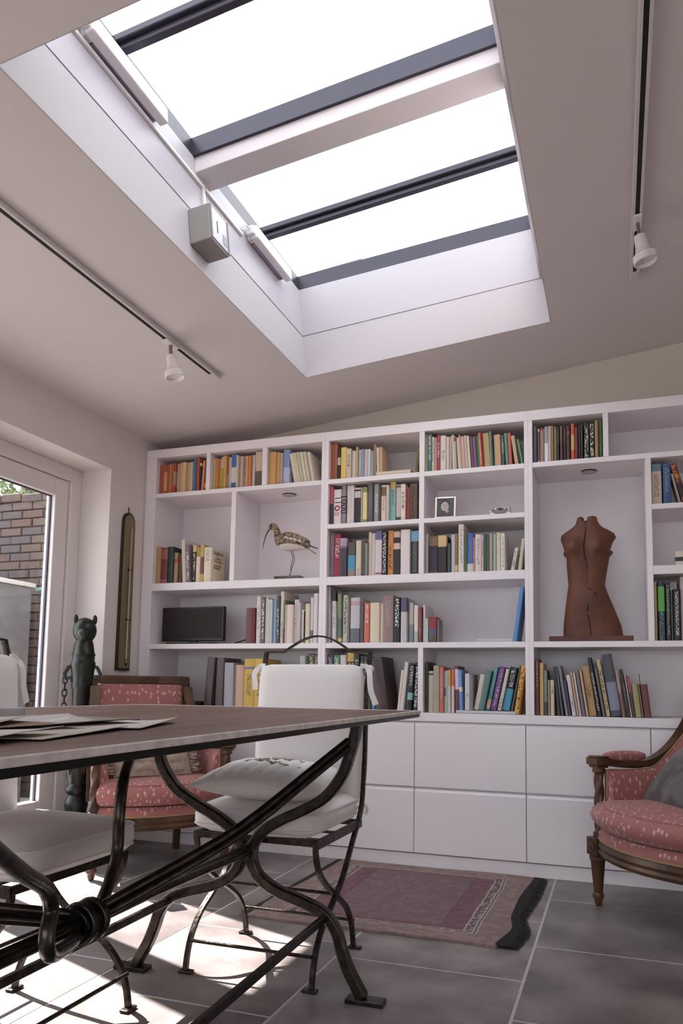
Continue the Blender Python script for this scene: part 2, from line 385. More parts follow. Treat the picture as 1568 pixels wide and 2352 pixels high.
# recessed shelf lights
for x, lab in ((-1.426,'recessed shelf light above the wading bird'),(.312,'recessed shelf light above the terracotta torso')):
    t = thing('recessed_spotlight', lab, 'light', (x,.15,Z1b), 0, 'recessed spotlights')
    MB().lathe([(-.006,.040),(-.008,.036),(-.008,.028),(-.004,.026),(-.0005,.03),(-.0005,.040)], n=24).build('ring', mat('brushed_ring','b0a8a8',.5,.2), t, smooth=True)
    MB().lathe([(-.0035,.0255),(-.0008,.0255)], n=20).build('lens', mat('frosted_lens','b8b4b4',.5), t)
ROWS=[
('top left corner compartment',[
 (-2.2705,0.0222,0.1954,0,2.118,0.03,'9c4526',{}),
 (-2.2483,0.0158,0.1914,0,2.118,0.03,'a5552c',{}),
 (-2.2325,0.0158,0.1901,0,2.118,0.03,'9e4a28',{'b':[[0.1,0.75,'c09070']]}),
 (-2.2167,0.0131,0.1911,0,2.118,0.03,'a4532a',{}),
 (-2.2036,0.0157,0.1945,0,2.118,0.03,'b07a3e',{}),
 (-2.1878,0.0209,0.1953,0,2.118,0.03,'9a5428',{}),
 (-2.1669,0.0172,0.1945,0,2.118,0.03,'8f7a62',{'b':[[0.72,1,'a02a20'],[0,0.25,'a02a20']]}),
 (-2.1497,0.0177,0.193,0,2.118,0.03,'9c9088',{}),
 (-2.1305,0.0156,0.1942,0,2.118,0.03,'b8854a',{}),
 (-2.1149,0.0181,0.1946,0,2.118,0.03,'c09058',{}),
 (-2.0968,0.0181,0.1944,0,2.118,0.03,'b0a088',{}),
 (-2.0787,0.0334,0.1935,0,2.118,0.03,'b98e52',{}),
 (-2.0453,0.0185,0.1899,0,2.118,0.03,'a39a8c',{}),
 (-2.0258,0.0164,0.2113,0,2.118,0.03,'2f6a8c',{}),
 (-2.0094,0.0214,0.2165,0,2.118,0.03,'b03a20',{}),
 (-1.988,0.0117,0.1943,0,2.118,0.03,'33302a',{'b':[[0.85,0.95,'c8b040']]}),
 (-1.9753,0.0127,0.1954,3,2.118,0.03,'b8a088',{}),
 (-1.9616,0.0106,0.1966,3,2.118,0.03,'c05038',{}),
 (-1.9494,0.0121,0.1886,0,2.118,0.03,'503a2a',{'b':[[0.1,0.25,'b0a030']]}),
]),
('second compartment of the top row',[
 (-1.903,0.0176,0.198,0,2.118,0.03,'b09a78',{}),
 (-1.8854,0.0225,0.1984,0,2.118,0.03,'a87030',{}),
 (-1.8629,0.02,0.1965,0,2.118,0.03,'b06a2c',{}),
 (-1.8429,0.0125,0.2065,0,2.118,0.03,'8c9020',{'b':[[0.66,1,'a8a0a0']]}),
 (-1.8305,0.0199,0.2118,0,2.118,0.03,'b08840',{}),
 (-1.8106,0.0174,0.2124,0,2.118,0.03,'8a4a30',{'b':[[0,0.45,'807068']]}),
 (-1.7932,0.0198,0.2016,0,2.118,0.03,'a09a90',{}),
 (-1.7735,0.0369,0.2149,0,2.118,0.03,'b4aca0',{'b':[[0.62,1,'3a5a9a'],[0,0.18,'2a5a8c']]}),
 (-1.7365,0.0147,0.2035,0,2.118,0.03,'b0a090',{}),
 (-1.7218,0.0171,0.1998,0,2.118,0.03,'a09488',{}),
 (-1.7047,0.0146,0.1961,0,2.118,0.03,'a8988c',{}),
 (-1.69,0.0195,0.1946,0,2.118,0.03,'9a6a5c',{'t':['201c1c',0.4,0.9,1]}),
 (-1.6706,0.0146,0.1953,0,2.118,0.03,'ac8c6c',{}),
 (-1.656,0.0145,0.1962,0,2.118,0.03,'c07a30',{}),
 (-1.6414,0.0106,0.1951,0,2.118,0.03,'a0522a',{}),
 (-1.6308,0.0184,0.1982,0,2.118,0.03,'a8a098',{}),
 (-1.6115,0.0519,0.2173,0,2.118,0.03,'b09a88',{'b':[[0.02,0.45,'5a4a46']]}),
]),
('third compartment of the top row',[
 (-1.528,0.0451,0.2029,0,2.118,0.03,'b48a4c',{}),
 (-1.4808,0.0255,0.1995,0,2.118,0.03,'b08048',{}),
 (-1.4539,0.0158,0.1955,0,2.118,0.03,'9a9088',{}),
 (-1.4367,0.0431,0.214,0,2.118,0.03,'7080ac',{'b':[[0.05,0.5,'9aa0b8']]}),
 (-1.3513,0.0253,0.1853,-11,2.118,0.03,'b8b098',{}),
 (-1.3222,0.0232,0.1894,-11,2.118,0.03,'b0a890',{}),
 (-1.2973,0.0191,0.1909,-11,2.118,0.03,'a8a088',{}),
 (-1.2764,0.0197,0.1889,-11,2.118,0.03,'b4ac98',{}),
 (-1.255,0.0184,0.189,-11,2.118,0.03,'aca490',{}),
 (-1.235,0.0196,0.1882,-11,2.118,0.03,'b8b09c',{}),
]),
('top compartment left of the centre',[
 (-1.1128,0.0392,0.2216,0,2.118,0.03,'8c4a34',{}),
 (-1.0723,0.0188,0.1778,0,2.118,0.03,'2c2420',{'b':[[0.5,0.75,'a09888']]}),
 (-1.0509,0.0343,0.1908,0,2.118,0.03,'c0a850',{}),
 (-1.0153,0.029,0.1783,0,2.118,0.03,'b0a08c',{'t':['201c1c',0.4,0.8,1]}),
 (-0.985,0.0244,0.1663,0,2.118,0.03,'b4a898',{}),
 (-0.9601,0.0134,0.1863,0,2.118,0.03,'a08a60',{}),
 (-0.9454,0.0191,0.1691,0,2.118,0.03,'8a98a0',{}),
 (-0.9256,0.0159,0.1705,0,2.118,0.03,'7a8088',{}),
 (-0.9097,0.019,0.1688,0,2.118,0.03,'a8a0a0',{}),
 (-0.8901,0.019,0.167,0,2.118,0.03,'b0a8a8',{}),
 (-0.8699,0.0183,0.1528,0,2.118,0.03,'7a8890',{}),
 (-0.8491,0.0151,0.1879,-1,2.118,0.03,'8c6a40',{}),
 (-0.8328,0.015,0.1709,-2,2.118,0.03,'b8aca0',{}),
 (-0.8165,0.02,0.1721,-2,2.118,0.03,'a88a68',{}),
 (-0.6133,0.0144,0.1656,6,2.118,0.03,'5a5220',{}),
]),
('top compartment right of the centre',[
 (-0.5536,0.009,0.2335,0,2.118,0.03,'b09a70',{}),
 (-0.5446,0.027,0.2275,0,2.118,0.03,'3c6058',{'t':['e8e0dc',0.3,0.95,1]}),
 (-0.5155,0.0118,0.1994,0,2.118,0.03,'b8aa94',{'t':['201c1c',0.3,0.9,1]}),
 (-0.5037,0.0155,0.1992,0,2.118,0.03,'b4a890',{}),
 (-0.4874,0.0227,0.2075,0,2.118,0.03,'8c2a38',{'t':['e8e0dc',0.4,0.8,1]}),
 (-0.4639,0.0323,0.2006,0,2.118,0.03,'b8b0a8',{'t':['908c8c',0.3,0.6,1]}),
 (-0.4308,0.0153,0.192,0,2.118,0.03,'b4a898',{}),
 (-0.4155,0.012,0.1968,0,2.118,0.03,'b09a90',{}),
 (-0.4026,0.0112,0.2044,-2,2.118,0.03,'b8b4b0',{}),
 (-0.3906,0.0132,0.1892,-2,2.118,0.03,'a49478',{'b':[[0.86,0.98,'902838']]}),
 (-0.3694,0.0171,0.1869,-4,2.118,0.03,'b8b0a8',{}),
 (-0.3515,0.0071,0.1998,-4,2.118,0.03,'a89878',{}),
 (-0.3436,0.021,0.1897,-4,2.118,0.03,'b08a80',{}),
 (-0.3217,0.013,0.1906,-4,2.118,0.03,'a89c88',{}),
 (-0.3079,0.0138,0.1879,-4,2.118,0.03,'b4ac9c',{}),
 (-0.2929,0.0145,0.1843,-4,2.118,0.03,'6a4060',{}),
 (-0.2776,0.0137,0.1829,-4,2.118,0.03,'7a4c70',{}),
 (-0.263,0.007,0.184,-4,2.118,0.03,'2a4a48',{}),
 (-0.2552,0.0094,0.1851,-4,2.118,0.03,'4a7c40',{}),
 (-0.2443,0.014,0.1977,-4,2.118,0.03,'b05044',{'t':['e8e0dc',0.1,0.8,1]}),
 (-0.2294,0.0058,0.2029,-4,2.118,0.03,'902420',{}),
 (-0.2228,0.0353,0.1977,-4,2.118,0.03,'a4885c',{}),
 (-0.1867,0.0093,0.2002,-3,2.118,0.03,'5a8468',{}),
 (-0.1766,0.0073,0.1832,-3,2.118,0.03,'28304c',{}),
 (-0.1685,0.0366,0.1792,-2,2.118,0.03,'ae8c64',{}),
 (-0.1296,0.0161,0.1758,-2,2.118,0.03,'4a4048',{'t':['e8e0dc',0.4,0.85,1]}),
 (-0.1089,0.0164,0.1837,-3,2.118,0.03,'3c7c64',{}),
 (-0.0914,0.0179,0.1818,-3,2.118,0.03,'a84a3c',{}),
 (-0.0583,0.0199,0.1629,-8,2.118,0.03,'a88a68',{}),
 (-0.0367,0.0093,0.1447,-10,2.118,0.03,'2c2c50',{}),
 (-0.0261,0.0093,0.1436,-10,2.118,0.03,'4a8c30',{}),
]),
('top compartment above the torso',[
 (0.0338,0.0201,0.2035,0,2.118,0.03,'48464a',{}),
 (0.0576,0.0106,0.191,0,2.118,0.03,'6c6470',{'b':[[0.92,1,'c0bcb8'],[0,0.1,'c0bcb8']]}),
 (0.0696,0.0222,0.1952,0,2.118,0.03,'94705c',{'b':[[0.94,1,'902420'],[0,0.04,'801c1c']]}),
 (0.0924,0.0207,0.2004,0,2.118,0.03,'c8c4c4',{'b':[[0.55,1,'908c90']]}),
 (0.1138,0.0136,0.1986,0,2.118,0.03,'a09a9c',{}),
 (0.1279,0.0127,0.1977,0,2.118,0.03,'8a5c38',{}),
 (0.1412,0.0135,0.1963,0,2.118,0.03,'8c7c5c',{}),
 (0.1561,0.0127,0.1912,0,2.118,0.03,'241f20',{'b':[[0.5,0.95,'3c3634']]}),
 (0.173,0.014,0.1923,0,2.118,0.03,'5c2430',{'b':[[0.55,1,'6a4034']]}),
 (0.1898,0.014,0.1876,0,2.118,0.03,'221f1e',{'b':[[0.5,0.95,'38362e']]}),
 (0.2052,0.0195,0.1902,0,2.118,0.03,'482028',{'b':[[0.75,0.85,'683c44']]}),
 (0.2289,0.0169,0.1968,0,2.118,0.03,'b04818',{'b':[[0.28,0.7,'b88c4c']]}),
 (0.2464,0.0172,0.1756,0,2.118,0.03,'6c2030',{}),
 (0.2663,0.011,0.1828,0,2.118,0.03,'1c1a1a',{}),
 (0.2779,0.0105,0.1875,0,2.118,0.03,'201e1e',{'t':['908c8c',0.4,0.9,1]}),
 (0.2925,0.0266,0.1985,0,2.118,0.03,'1c1c1c',{'t':['c8c4a8',0.02,0.97,3]}),
 (0.32,0.0246,0.1971,0,2.118,0.03,'1c1c1c',{'t':['c8c4a8',0.02,0.97,3]}),
 (0.3465,0.0185,0.2094,0,2.118,0.03,'94704c',{}),
 (0.3691,0.0144,0.2072,0,2.118,0.03,'2e4c28',{}),
]),
('second shelf left of photo frame',[
 (-1.1147,0.0218,0.2239,0,1.856,0.03,'3a2c34',{'b':[[0.55,1,'a04058']]}),
 (-1.0909,0.0457,0.2074,0,1.856,0.03,'c4b8b8',{'sp':'eleven'}),
 (-1.0431,0.0264,0.228,0,1.856,0.03,'7c7074',{'sp':'thousand'}),
 (-1.0127,0.0234,0.2277,0,1.856,0.03,'bcb0b0',{}),
 (-0.9884,0.0221,0.2259,0,1.856,0.03,'b4a8a4',{}),
 (-0.9643,0.0381,0.2079,0,1.856,0.03,'2a2428',{'b':[[0.95,1,'b09c94'],[0.72,0.9,'a8a4a0']]}),
 (-0.925,0.01,0.2079,0,1.856,0.03,'948878',{}),
 (-0.9142,0.0271,0.2084,0,1.856,0.03,'6c8048',{'b':[[0.1,0.85,'c0b078']]}),
 (-0.8844,0.0317,0.2272,0,1.856,0.03,'4c4a4c',{'t':['908c8c',0.2,0.95,1]}),
 (-0.8499,0.0307,0.2245,0,1.856,0.03,'848888',{'t':['e8e0dc',0.25,0.75,1]}),
 (-0.8184,0.0149,0.2073,0,1.856,0.03,'383c38',{}),
 (-0.8016,0.0274,0.2094,0,1.856,0.03,'c0a890',{'b':[[0.7,0.95,'6c4c24']],'t':['8c6c50',0.3,0.68,1]}),
 (-0.7734,0.0168,0.2095,0,1.856,0.03,'a4a0a4',{}),
 (-0.7555,0.033,0.2286,0,1.856,0.03,'6c9c8c',{'b':[[0.83,1,'b8a058']],'t':['3c5c5c',0.4,0.8,1]}),
 (-0.7198,0.029,0.2106,0,1.856,0.03,'a8989c',{'b':[[0,0.12,'443848'],[0.92,0.97,'5c4c5c']]}),
 (-0.6889,0.0269,0.2083,0,1.856,0.03,'c0b4a4',{'b':[[0,0.1,'b0a8a0']],'t':['201c1c',0.3,0.8,1]}),
 (-0.6601,0.0222,0.1873,0,1.856,0.03,'7c2c2c',{}),
 (-0.6352,0.0419,0.2036,0,1.856,0.03,'584030',{'t':['3c2820',0.05,0.95,2]}),
]),
('third shelf, left of centre',[
 (-1.1209,0.0286,0.2532,0,1.552,0.03,'6c5c64',{'t':['a89ca0',0.5,0.95,1]}),
 (-1.0903,0.0386,0.2512,0,1.552,0.03,'8c2038',{'t':['e8e0dc',0.45,0.9,2]}),
 (-1.0464,0.0431,0.2236,0,1.552,0.03,'6a5c68',{'b':[[0.8,1,'8c8490'],[0.02,0.74,'3c3444']]}),
 (-1.0005,0.0452,0.1999,0,1.552,0.03,'3c7c9c',{'b':[[0.62,1,'4a463c'],[0,0.2,'7c7068']]}),
 (-0.9533,0.0338,0.2074,0,1.552,0.03,'b4a894',{'t':['908c8c',0.0,0.25,1]}),
 (-0.9183,0.0237,0.2001,0,1.552,0.03,'4c4038',{}),
 (-0.8938,0.0138,0.1877,0,1.552,0.03,'707870',{}),
 (-0.8788,0.0197,0.2516,0,1.552,0.03,'b8a898',{}),
 (-0.8583,0.0208,0.2447,0,1.552,0.03,'aca498',{}),
 (-0.8368,0.041,0.2543,0,1.552,0.03,'b4a8ac',{'b':[[0.8,1,'5c5484'],[0.04,0.07,'8c2040']]}),
 (-0.7938,0.0272,0.2485,0,1.552,0.03,'1c1a20',{'t':['e8e0dc',0.05,0.98,2]}),
 (-0.7655,0.0336,0.2543,0,1.552,0.03,'b87838',{'t':['201c1c',0.15,0.7,1]}),
 (-0.7269,0.0372,0.2483,0,1.552,0.03,'2a2224',{'b':[[0.85,0.98,'b09484'],[0.58,0.72,'b49c90']]}),
 (-0.6886,0.0548,0.2531,0,1.552,0.03,'c0b4b4',{}),
 (-0.6315,0.0461,0.2445,0,1.552,0.03,'202024',{'b':[[0.76,1,'5a8ca8']],'t':['90908c',0.05,0.75,1]}),
]),
('third shelf below photo frame',[
 (-0.5478,0.0162,0.2228,0,1.552,0.03,'948c90',{}),
 (-0.5276,0.0511,0.2055,0,1.552,0.03,'6c5438',{'b':[[0.05,0.75,'2a2438']]}),
 (-0.4753,0.0479,0.208,0,1.552,0.03,'2c2222',{'b':[[0.7,1,'b49868']]}),
 (-0.4263,0.0186,0.1643,0,1.552,0.03,'3a4240',{}),
 (-0.4057,0.0217,0.2129,0,1.552,0.03,'a8a8b4',{}),
 (-0.3828,0.0185,0.2137,0,1.552,0.03,'7c5830',{'b':[[0.0,0.2,'b09860']]}),
 (-0.3623,0.0294,0.2638,0,1.552,0.03,'c0b8b0',{'t':['706878',0.2,0.9,1]}),
 (-0.3309,0.0117,0.215,0,1.552,0.03,'4c6c38',{}),
 (-0.3184,0.0362,0.2156,0,1.552,0.03,'3c5498',{'b':[[0,0.23,'b4acb0']],'t':['8090b8',0.3,0.9,1]}),
 (-0.2814,0.0081,0.1868,0,1.552,0.03,'a07c50',{}),
 (-0.2725,0.0348,0.2032,0,1.552,0.03,'bcaaac',{'t':['908c8c',0.2,0.9,1]}),
 (-0.237,0.0108,0.198,0,1.552,0.03,'a89c98',{'t':['201c1c',0.1,0.9,1]}),
 (-0.2254,0.0119,0.2033,0,1.552,0.03,'504c48',{}),
 (-0.2128,0.0172,0.2024,0,1.552,0.03,'2c5848',{}),
 (-0.1948,0.0145,0.2054,0,1.552,0.03,'a48468',{}),
 (-0.1795,0.0175,0.2025,0,1.552,0.03,'88a09c',{}),
 (-0.1612,0.0228,0.2111,0,1.552,0.03,'b8ac90',{}),
 (-0.1373,0.0216,0.206,0,1.552,0.03,'c0b8b4',{'t':['908c8c',0.1,0.9,1]}),
 (-0.0863,0.0173,0.1247,11,1.552,0.03,'bcb4ac',{'t':['201c1c',0.1,0.85,1]}),
 (-0.047,0.0174,0.1704,7,1.552,0.03,'a8a08c',{}),
]),
('shelf left of the wading bird',[
 (-2.2859,0.0355,0.2339,0,1.552,0.03,'9a7848',{}),
 (-2.2481,0.0507,0.2266,0,1.552,0.03,'6c2c30',{'b':[[0.68,0.95,'8c5048'],[0.02,0.12,'8c5048']]}),
 (-2.1952,0.0438,0.2292,0,1.552,0.03,'20302a',{}),
 (-2.1493,0.0261,0.1917,0,1.552,0.03,'90744c',{'b':[[0.68,0.8,'a03828']]}),
 (-2.121,0.0282,0.1808,0,1.552,0.03,'4c2020',{}),
 (-2.082,0.028,0.2705,-4,1.552,0.03,'b4aca0',{}),
 (-2.0496,0.0292,0.2381,-3,1.552,0.03,'6c6060',{'t':['e8e0dc',0.1,0.8,2]}),
 (-2.0174,0.0256,0.2351,0,1.552,0.03,'1e1a1c',{'b':[[0.82,1,'b89c6c']],'t':['c8a888',0.1,0.78,3]}),
 (-1.991,0.0353,0.2202,0,1.552,0.03,'c4b49c',{'b':[[0.73,1,'8c7c30']]}),
 (-1.9548,0.0267,0.23,0,1.552,0.03,'a88c3c',{'b':[[0.22,0.68,'6c3038']]}),
 (-1.9273,0.0518,0.2129,0,1.552,0.03,'c0b49c',{'sp':'lenz','t':['908c8c',0.6,0.95,1]}),
]),
('shelf right of the black monitor',[
 (-1.6287,0.0593,0.2103,0,1.178,0.03,'5c1c24',{}),
 (-1.5651,0.0282,0.2784,0,1.178,0.03,'b8acac',{'t':['908c8c',0.3,0.8,1]}),
 (-1.5351,0.0223,0.2728,0,1.178,0.03,'545058',{'t':['e8e0dc',0.1,0.95,2]}),
 (-1.5117,0.0172,0.2722,0,1.178,0.03,'b4a890',{}),
 (-1.4938,0.0179,0.2586,0,1.178,0.03,'a4aaa8',{}),
 (-1.4752,0.0135,0.2582,0,1.178,0.03,'b0acac',{}),
 (-1.461,0.0082,0.2546,0,1.178,0.03,'6c6080',{}),
 (-1.4521,0.0188,0.2592,0,1.178,0.03,'5c8c9c',{}),
 (-1.4325,0.017,0.2799,0,1.178,0.03,'443c44',{'t':['e8e0dc',0.1,0.75,2]}),
 (-1.4145,0.0237,0.3038,0,1.178,0.03,'c0b4ac',{'t':['908c8c',0.1,0.4,1]}),
 (-1.3898,0.0141,0.2528,0,1.178,0.03,'5a6050',{'b':[[0,0.35,'5c2c38']]}),
 (-1.375,0.007,0.2233,0,1.178,0.03,'b8aca0',{}),
 (-1.3673,0.0413,0.2243,0,1.178,0.03,'bcaca0',{}),
 (-1.3253,0.0132,0.2544,0,1.178,0.03,'bcb0ac',{'t':['a87c80',0.3,0.6,1]}),
 (-1.3113,0.015,0.254,0,1.178,0.03,'b4a8a4',{}),
 (-1.2946,0.0139,0.2342,0,1.178,0.03,'a09ca4',{}),
 (-1.279,0.019,0.1936,0,1.178,0.03,'c4b8b0',{}),
 (-1.2586,0.0062,0.1852,0,1.178,0.03,'2c2428',{}),
 (-1.2496,0.0282,0.2266,0,1.178,0.03,'b8ac90',{}),
 (-1.2193,0.0178,0.2613,0,1.178,0.03,'b4acb4',{'b':[[0.15,0.28,'5c5878']]}),
 (-1.1998,0.0256,0.2847,0,1.178,0.03,'b8b0b0',{}),
]),
('shelf above the arched chair top',[
 (-1.1143,0.0142,0.3218,-1,1.178,0.03,'948c94',{}),
 (-1.086,0.0235,0.2984,-1,1.178,0.03,'b8b0b0',{'b':[[0.8,1,'2c2830']],'t':['908c8c',0.3,0.7,1]}),
 (-1.0517,0.0224,0.2796,-1,1.178,0.03,'6c7858',{'b':[[0.03,0.1,'b89c58'],[0.1,0.5,'4c6050']]}),
 (-1.026,0.0303,0.2723,0,1.178,0.03,'9c9c90',{'t':['201c1c',0.2,0.95,1]}),
 (-0.9925,0.0111,0.2518,0,1.178,0.03,'6c5c58',{}),
 (-0.9767,0.0562,0.2552,0,1.178,0.03,'a4a0a4',{'b':[[0,0.32,'50585c'],[0.82,0.92,'a08088']]}),
 (-0.9173,0.0206,0.219,0,1.178,0.03,'4a4248',{}),
 (-0.8944,0.0319,0.2227,0,1.178,0.03,'b05840',{'t':['e8e0dc',0.5,0.95,1]}),
 (-0.8602,0.0557,0.2238,0,1.178,0.03,'bcac94',{}),
 (-0.8036,0.018,0.2207,0,1.178,0.03,'b8a898',{}),
 (-0.7834,0.0603,0.2631,0,1.178,0.03,'7c6464',{'t':['b89c94',0.35,0.9,1]}),
 (-0.72,0.0346,0.2487,0,1.178,0.03,'201c1c',{'t':['e8e0dc',0.35,0.97,2]}),
 (-0.6818,0.0353,0.2477,0,1.178,0.03,'a8a0a4',{'b':[[0.68,1,'4a4460']]}),
 (-0.6391,0.0241,0.221,0,1.178,0.03,'a09c94',{'b':[[0,0.45,'707880']]}),
 (-0.6107,0.024,0.2053,0,1.178,0.03,'c0b4a4',{'b':[[0,0.3,'8ca090']]}),
 (-0.5823,0.0195,0.1898,0,1.178,0.03,'6c2838',{'t':['a88890',0.2,0.9,1]}),
 (-0.5593,0.013,0.2043,0,1.178,0.03,'b8a8a4',{}),
 (-0.5446,0.0186,0.1296,0,1.178,0.03,'8caa9c',{}),
 (-0.523,0.0429,0.1375,0,1.178,0.03,'7c2028',{'b':[[0.3,0.52,'4a4868'],[0.0,0.3,'4c3c40']]}),
 (-0.4788,0.0107,0.1244,0,1.178,0.03,'6c6058',{}),
 (-0.0775,0.0218,0.2929,8,1.178,0.03,'4a78a8',{}),
]),
('bottom shelf behind the white chair',[
 (-1.9029,0.0518,0.2957,4,0.803,0.03,'4a3c3c',{}),
 (-1.8187,0.0491,0.2926,1,0.803,0.03,'4c4040',{}),
 (-1.7632,0.0614,0.2628,0,0.803,0.03,'8c8a94',{}),
 (-1.6988,0.0587,0.2498,0,0.803,0.03,'ac8c74',{}),
 (-1.6347,0.0697,0.2856,0,0.803,0.03,'b4901c',{'b':[[0.79,0.835,'5a5a80']],'t':['4a3c18',0.25,0.7,1]}),
 (-1.5633,0.069,0.2857,0,0.803,0.03,'b4901c',{'b':[[0.79,0.835,'5a5a80']],'t':['4a3c18',0.25,0.7,1]}),
]),
('bottom shelf behind the arched chair top',[
 (-1.2783,0.034,0.3032,0,0.803,0.03,'8c9890',{}),
 (-1.2344,0.0398,0.3158,0,0.803,0.03,'3c3430',{'t':['c8b890',0.1,0.97,3]}),
 (-1.1925,0.0249,0.3107,0,0.803,0.03,'4a4038',{'t':['c8b890',0.1,0.97,3]}),
 (-1.1154,0.0374,0.3081,0,0.803,0.03,'3c3450',{'t':['e8e0dc',0.3,0.97,3]}),
 (-1.0726,0.0372,0.3081,0,0.803,0.03,'2c6c48',{'t':['e8e0dc',0.3,0.97,3]}),
 (-1.0328,0.037,0.308,0,0.803,0.03,'a49ca0',{'t':['e8e0dc',0.3,0.97,2]}),
 (-0.9932,0.042,0.3204,0,0.803,0.03,'b08c40',{'sp':'birds'}),
 (-0.9486,0.0302,0.3129,0,0.803,0.03,'242a2c',{'t':['a8b8b8',0.1,0.9,2]}),
 (-0.9168,0.0228,0.303,0,0.803,0.03,'2a3030',{'t':['c0c8c4',0.1,0.9,2]}),
 (-0.8924,0.0191,0.3005,0,0.803,0.03,'343838',{'t':['b0b8b4',0.1,0.9,2]}),
 (-0.8692,0.0154,0.0726,-3,0.803,0.03,'5c6c48',{}),
 (-0.8486,0.024,0.1605,-5,0.803,0.03,'2f6f9f',{}),
 (-0.8168,0.0705,0.2911,-8,0.803,0.03,'3a2c30',{'t':['7c4c50',0.1,0.5,2]}),
 (-0.7032,0.0145,0.2258,6,0.803,0.03,'c0b09c',{}),
 (-0.6861,0.0224,0.2693,6,0.803,0.03,'b4acac',{}),
 (-0.6477,0.0362,0.257,0,0.803,0.03,'1e1e20',{'t':['e8e0dc',0.55,0.95,2],'b':[[0.25,0.4,'6c9c98']]}),
 (-0.608,0.0237,0.2692,0,0.803,0.03,'1c1a1c',{'t':['e8e0dc',0.1,0.9,2]}),
]),
('bottom shelf left of the wide upright',[
 (-0.5429,0.0139,0.2695,0,0.803,0.03,'3a342c',{}),
 (-0.5274,0.0281,0.2211,0,0.803,0.03,'aca498',{'b':[[0.9,0.95,'4c4848']]}),
 (-0.4985,0.0327,0.2503,0,0.803,0.03,'948c7c',{'t':['a8a08c',0.3,0.95,1]}),
 (-0.4651,0.0235,0.2427,0,0.803,0.03,'b0543c',{'t':['d8b0a0',0.3,0.95,1]}),
 (-0.4384,0.0098,0.2216,0,0.803,0.03,'7c8c8c',{'b':[[0.4,0.6,'40406c']]}),
 (-0.4283,0.0094,0.2255,0,0.803,0.03,'9c9890',{}),
 (-0.4181,0.0148,0.2275,0,0.803,0.03,'a8a4a8',{'b':[[0.62,1,'b08440']]}),
 (-0.3994,0.0155,0.2295,0,0.803,0.03,'b4a494',{'b':[[0.62,1,'b05830']]}),
 (-0.3781,0.0232,0.2486,-2,0.803,0.03,'5c2840',{'b':[[0.5,0.93,'b8a4b4']]}),
 (-0.353,0.0162,0.2277,-2,0.803,0.03,'5a80b4',{'b':[[0.5,0.6,'c0b890']]}),
 (-0.3276,0.0276,0.192,0,0.82,0.03,'b0acac',{'t':['908c8c',0.35,0.45,1]}),
 (-0.2985,0.0164,0.1865,0,0.82,0.03,'6c686c',{}),
 (-0.2916,0.0262,0.1894,11,0.82,0.03,'b8aca0',{}),
 (-0.2555,0.0296,0.2092,12,0.82,0.03,'4c6c6c',{}),
 (-0.2211,0.0217,0.2315,12,0.82,0.03,'3c7c80',{'t':['a8c8c0',0.4,0.95,1],'b':[[0.05,0.25,'b89080']]}),
 (-0.1921,0.03,0.2307,12,0.82,0.03,'5c2c6c',{'t':['c8b0c8',0.1,0.95,1]}),
 (-0.1565,0.0182,0.2206,12,0.82,0.03,'b0a89c',{'t':['201c1c',0.0,0.3,1]}),
 (-0.1364,0.0411,0.2274,11,0.82,0.03,'1c1c1e',{'b':[[0,0.5,'2c7c9c']],'t':['e8e0dc',0.55,0.95,1]}),
 (-0.089,0.0137,0.2398,11,0.82,0.03,'4a4440',{}),
 (-0.0706,0.0254,0.253,9,0.803,0.03,'c09020',{'t':['a02818',0.1,0.97,3]}),
]),
('bottom shelf right of the wide upright',[
 (0.0354,0.0193,0.2867,0,0.803,0.03,'6a3034',{'t':['b8a0a0',0.5,0.95,1]}),
 (0.0582,0.0201,0.2669,0,0.803,0.03,'b89c5c',{}),
 (0.0804,0.0171,0.2274,0,0.803,0.03,'6c6c64',{'b':[[0,0.3,'3c3434']]}),
 (0.0996,0.0106,0.1793,0,0.803,0.03,'8c7c64',{}),
 (0.1132,0.0182,0.1795,0,0.803,0.03,'b4a48c',{'t':['8c6c60',0.6,0.8,1]}),
 (0.1378,0.0135,0.2478,-5,0.803,0.03,'2c3034',{}),
 (0.1552,0.013,0.2504,-6,0.803,0.03,'3a4044',{}),
 (0.1758,0.0137,0.2535,-8,0.803,0.03,'6c686c',{}),
 (0.1955,0.0178,0.1786,-8,0.803,0.03,'3c3858',{}),
 (0.2185,0.019,0.2072,-8,0.803,0.03,'b4aab0',{'t':['908c8c',0.1,0.5,1]}),
 (0.2393,0.0115,0.2232,-8,0.803,0.03,'ac8864',{}),
 (0.2539,0.0098,0.219,-8,0.803,0.03,'b0a4ac',{}),
 (0.2663,0.0168,0.2296,-8,0.803,0.03,'64585c',{}),
 (0.2861,0.0114,0.2301,-8,0.803,0.03,'ac8c78',{}),
 (0.2993,0.0378,0.2501,-8,0.803,0.03,'a07c48',{'t':['7c5c34',0.35,0.65,1]}),
 (0.3403,0.0185,0.2957,-9,0.803,0.03,'1c1a1c',{'t':['e8e0dc',0.1,0.75,1]}),
 (0.3639,0.014,0.2417,-9,0.803,0.03,'5c5450',{}),
 (0.381,0.0192,0.287,-9,0.803,0.03,'b09c74',{'t':['4c4030',0.1,0.8,1]}),
 (0.4052,0.0482,0.3103,-8,0.803,0.03,'3c3c48',{'b':[[0.1,0.55,'6c7484']]}),
 (0.4559,0.0146,0.2373,-8,0.803,0.03,'8c5c58',{'b':[[0.5,1,'ac8c80']]}),
 (0.4774,0.0162,0.2373,-8,0.803,0.03,'242022',{'t':['908c8c',0.2,0.7,1]}),
 (0.495,0.0079,0.2145,-8,0.803,0.03,'b4a48c',{}),
 (0.5045,0.0118,0.2036,-8,0.803,0.03,'4c2c38',{'b':[[0.6,1,'a03858']]}),
 (0.518,0.0279,0.1662,-6,0.803,0.03,'8c8450',{}),
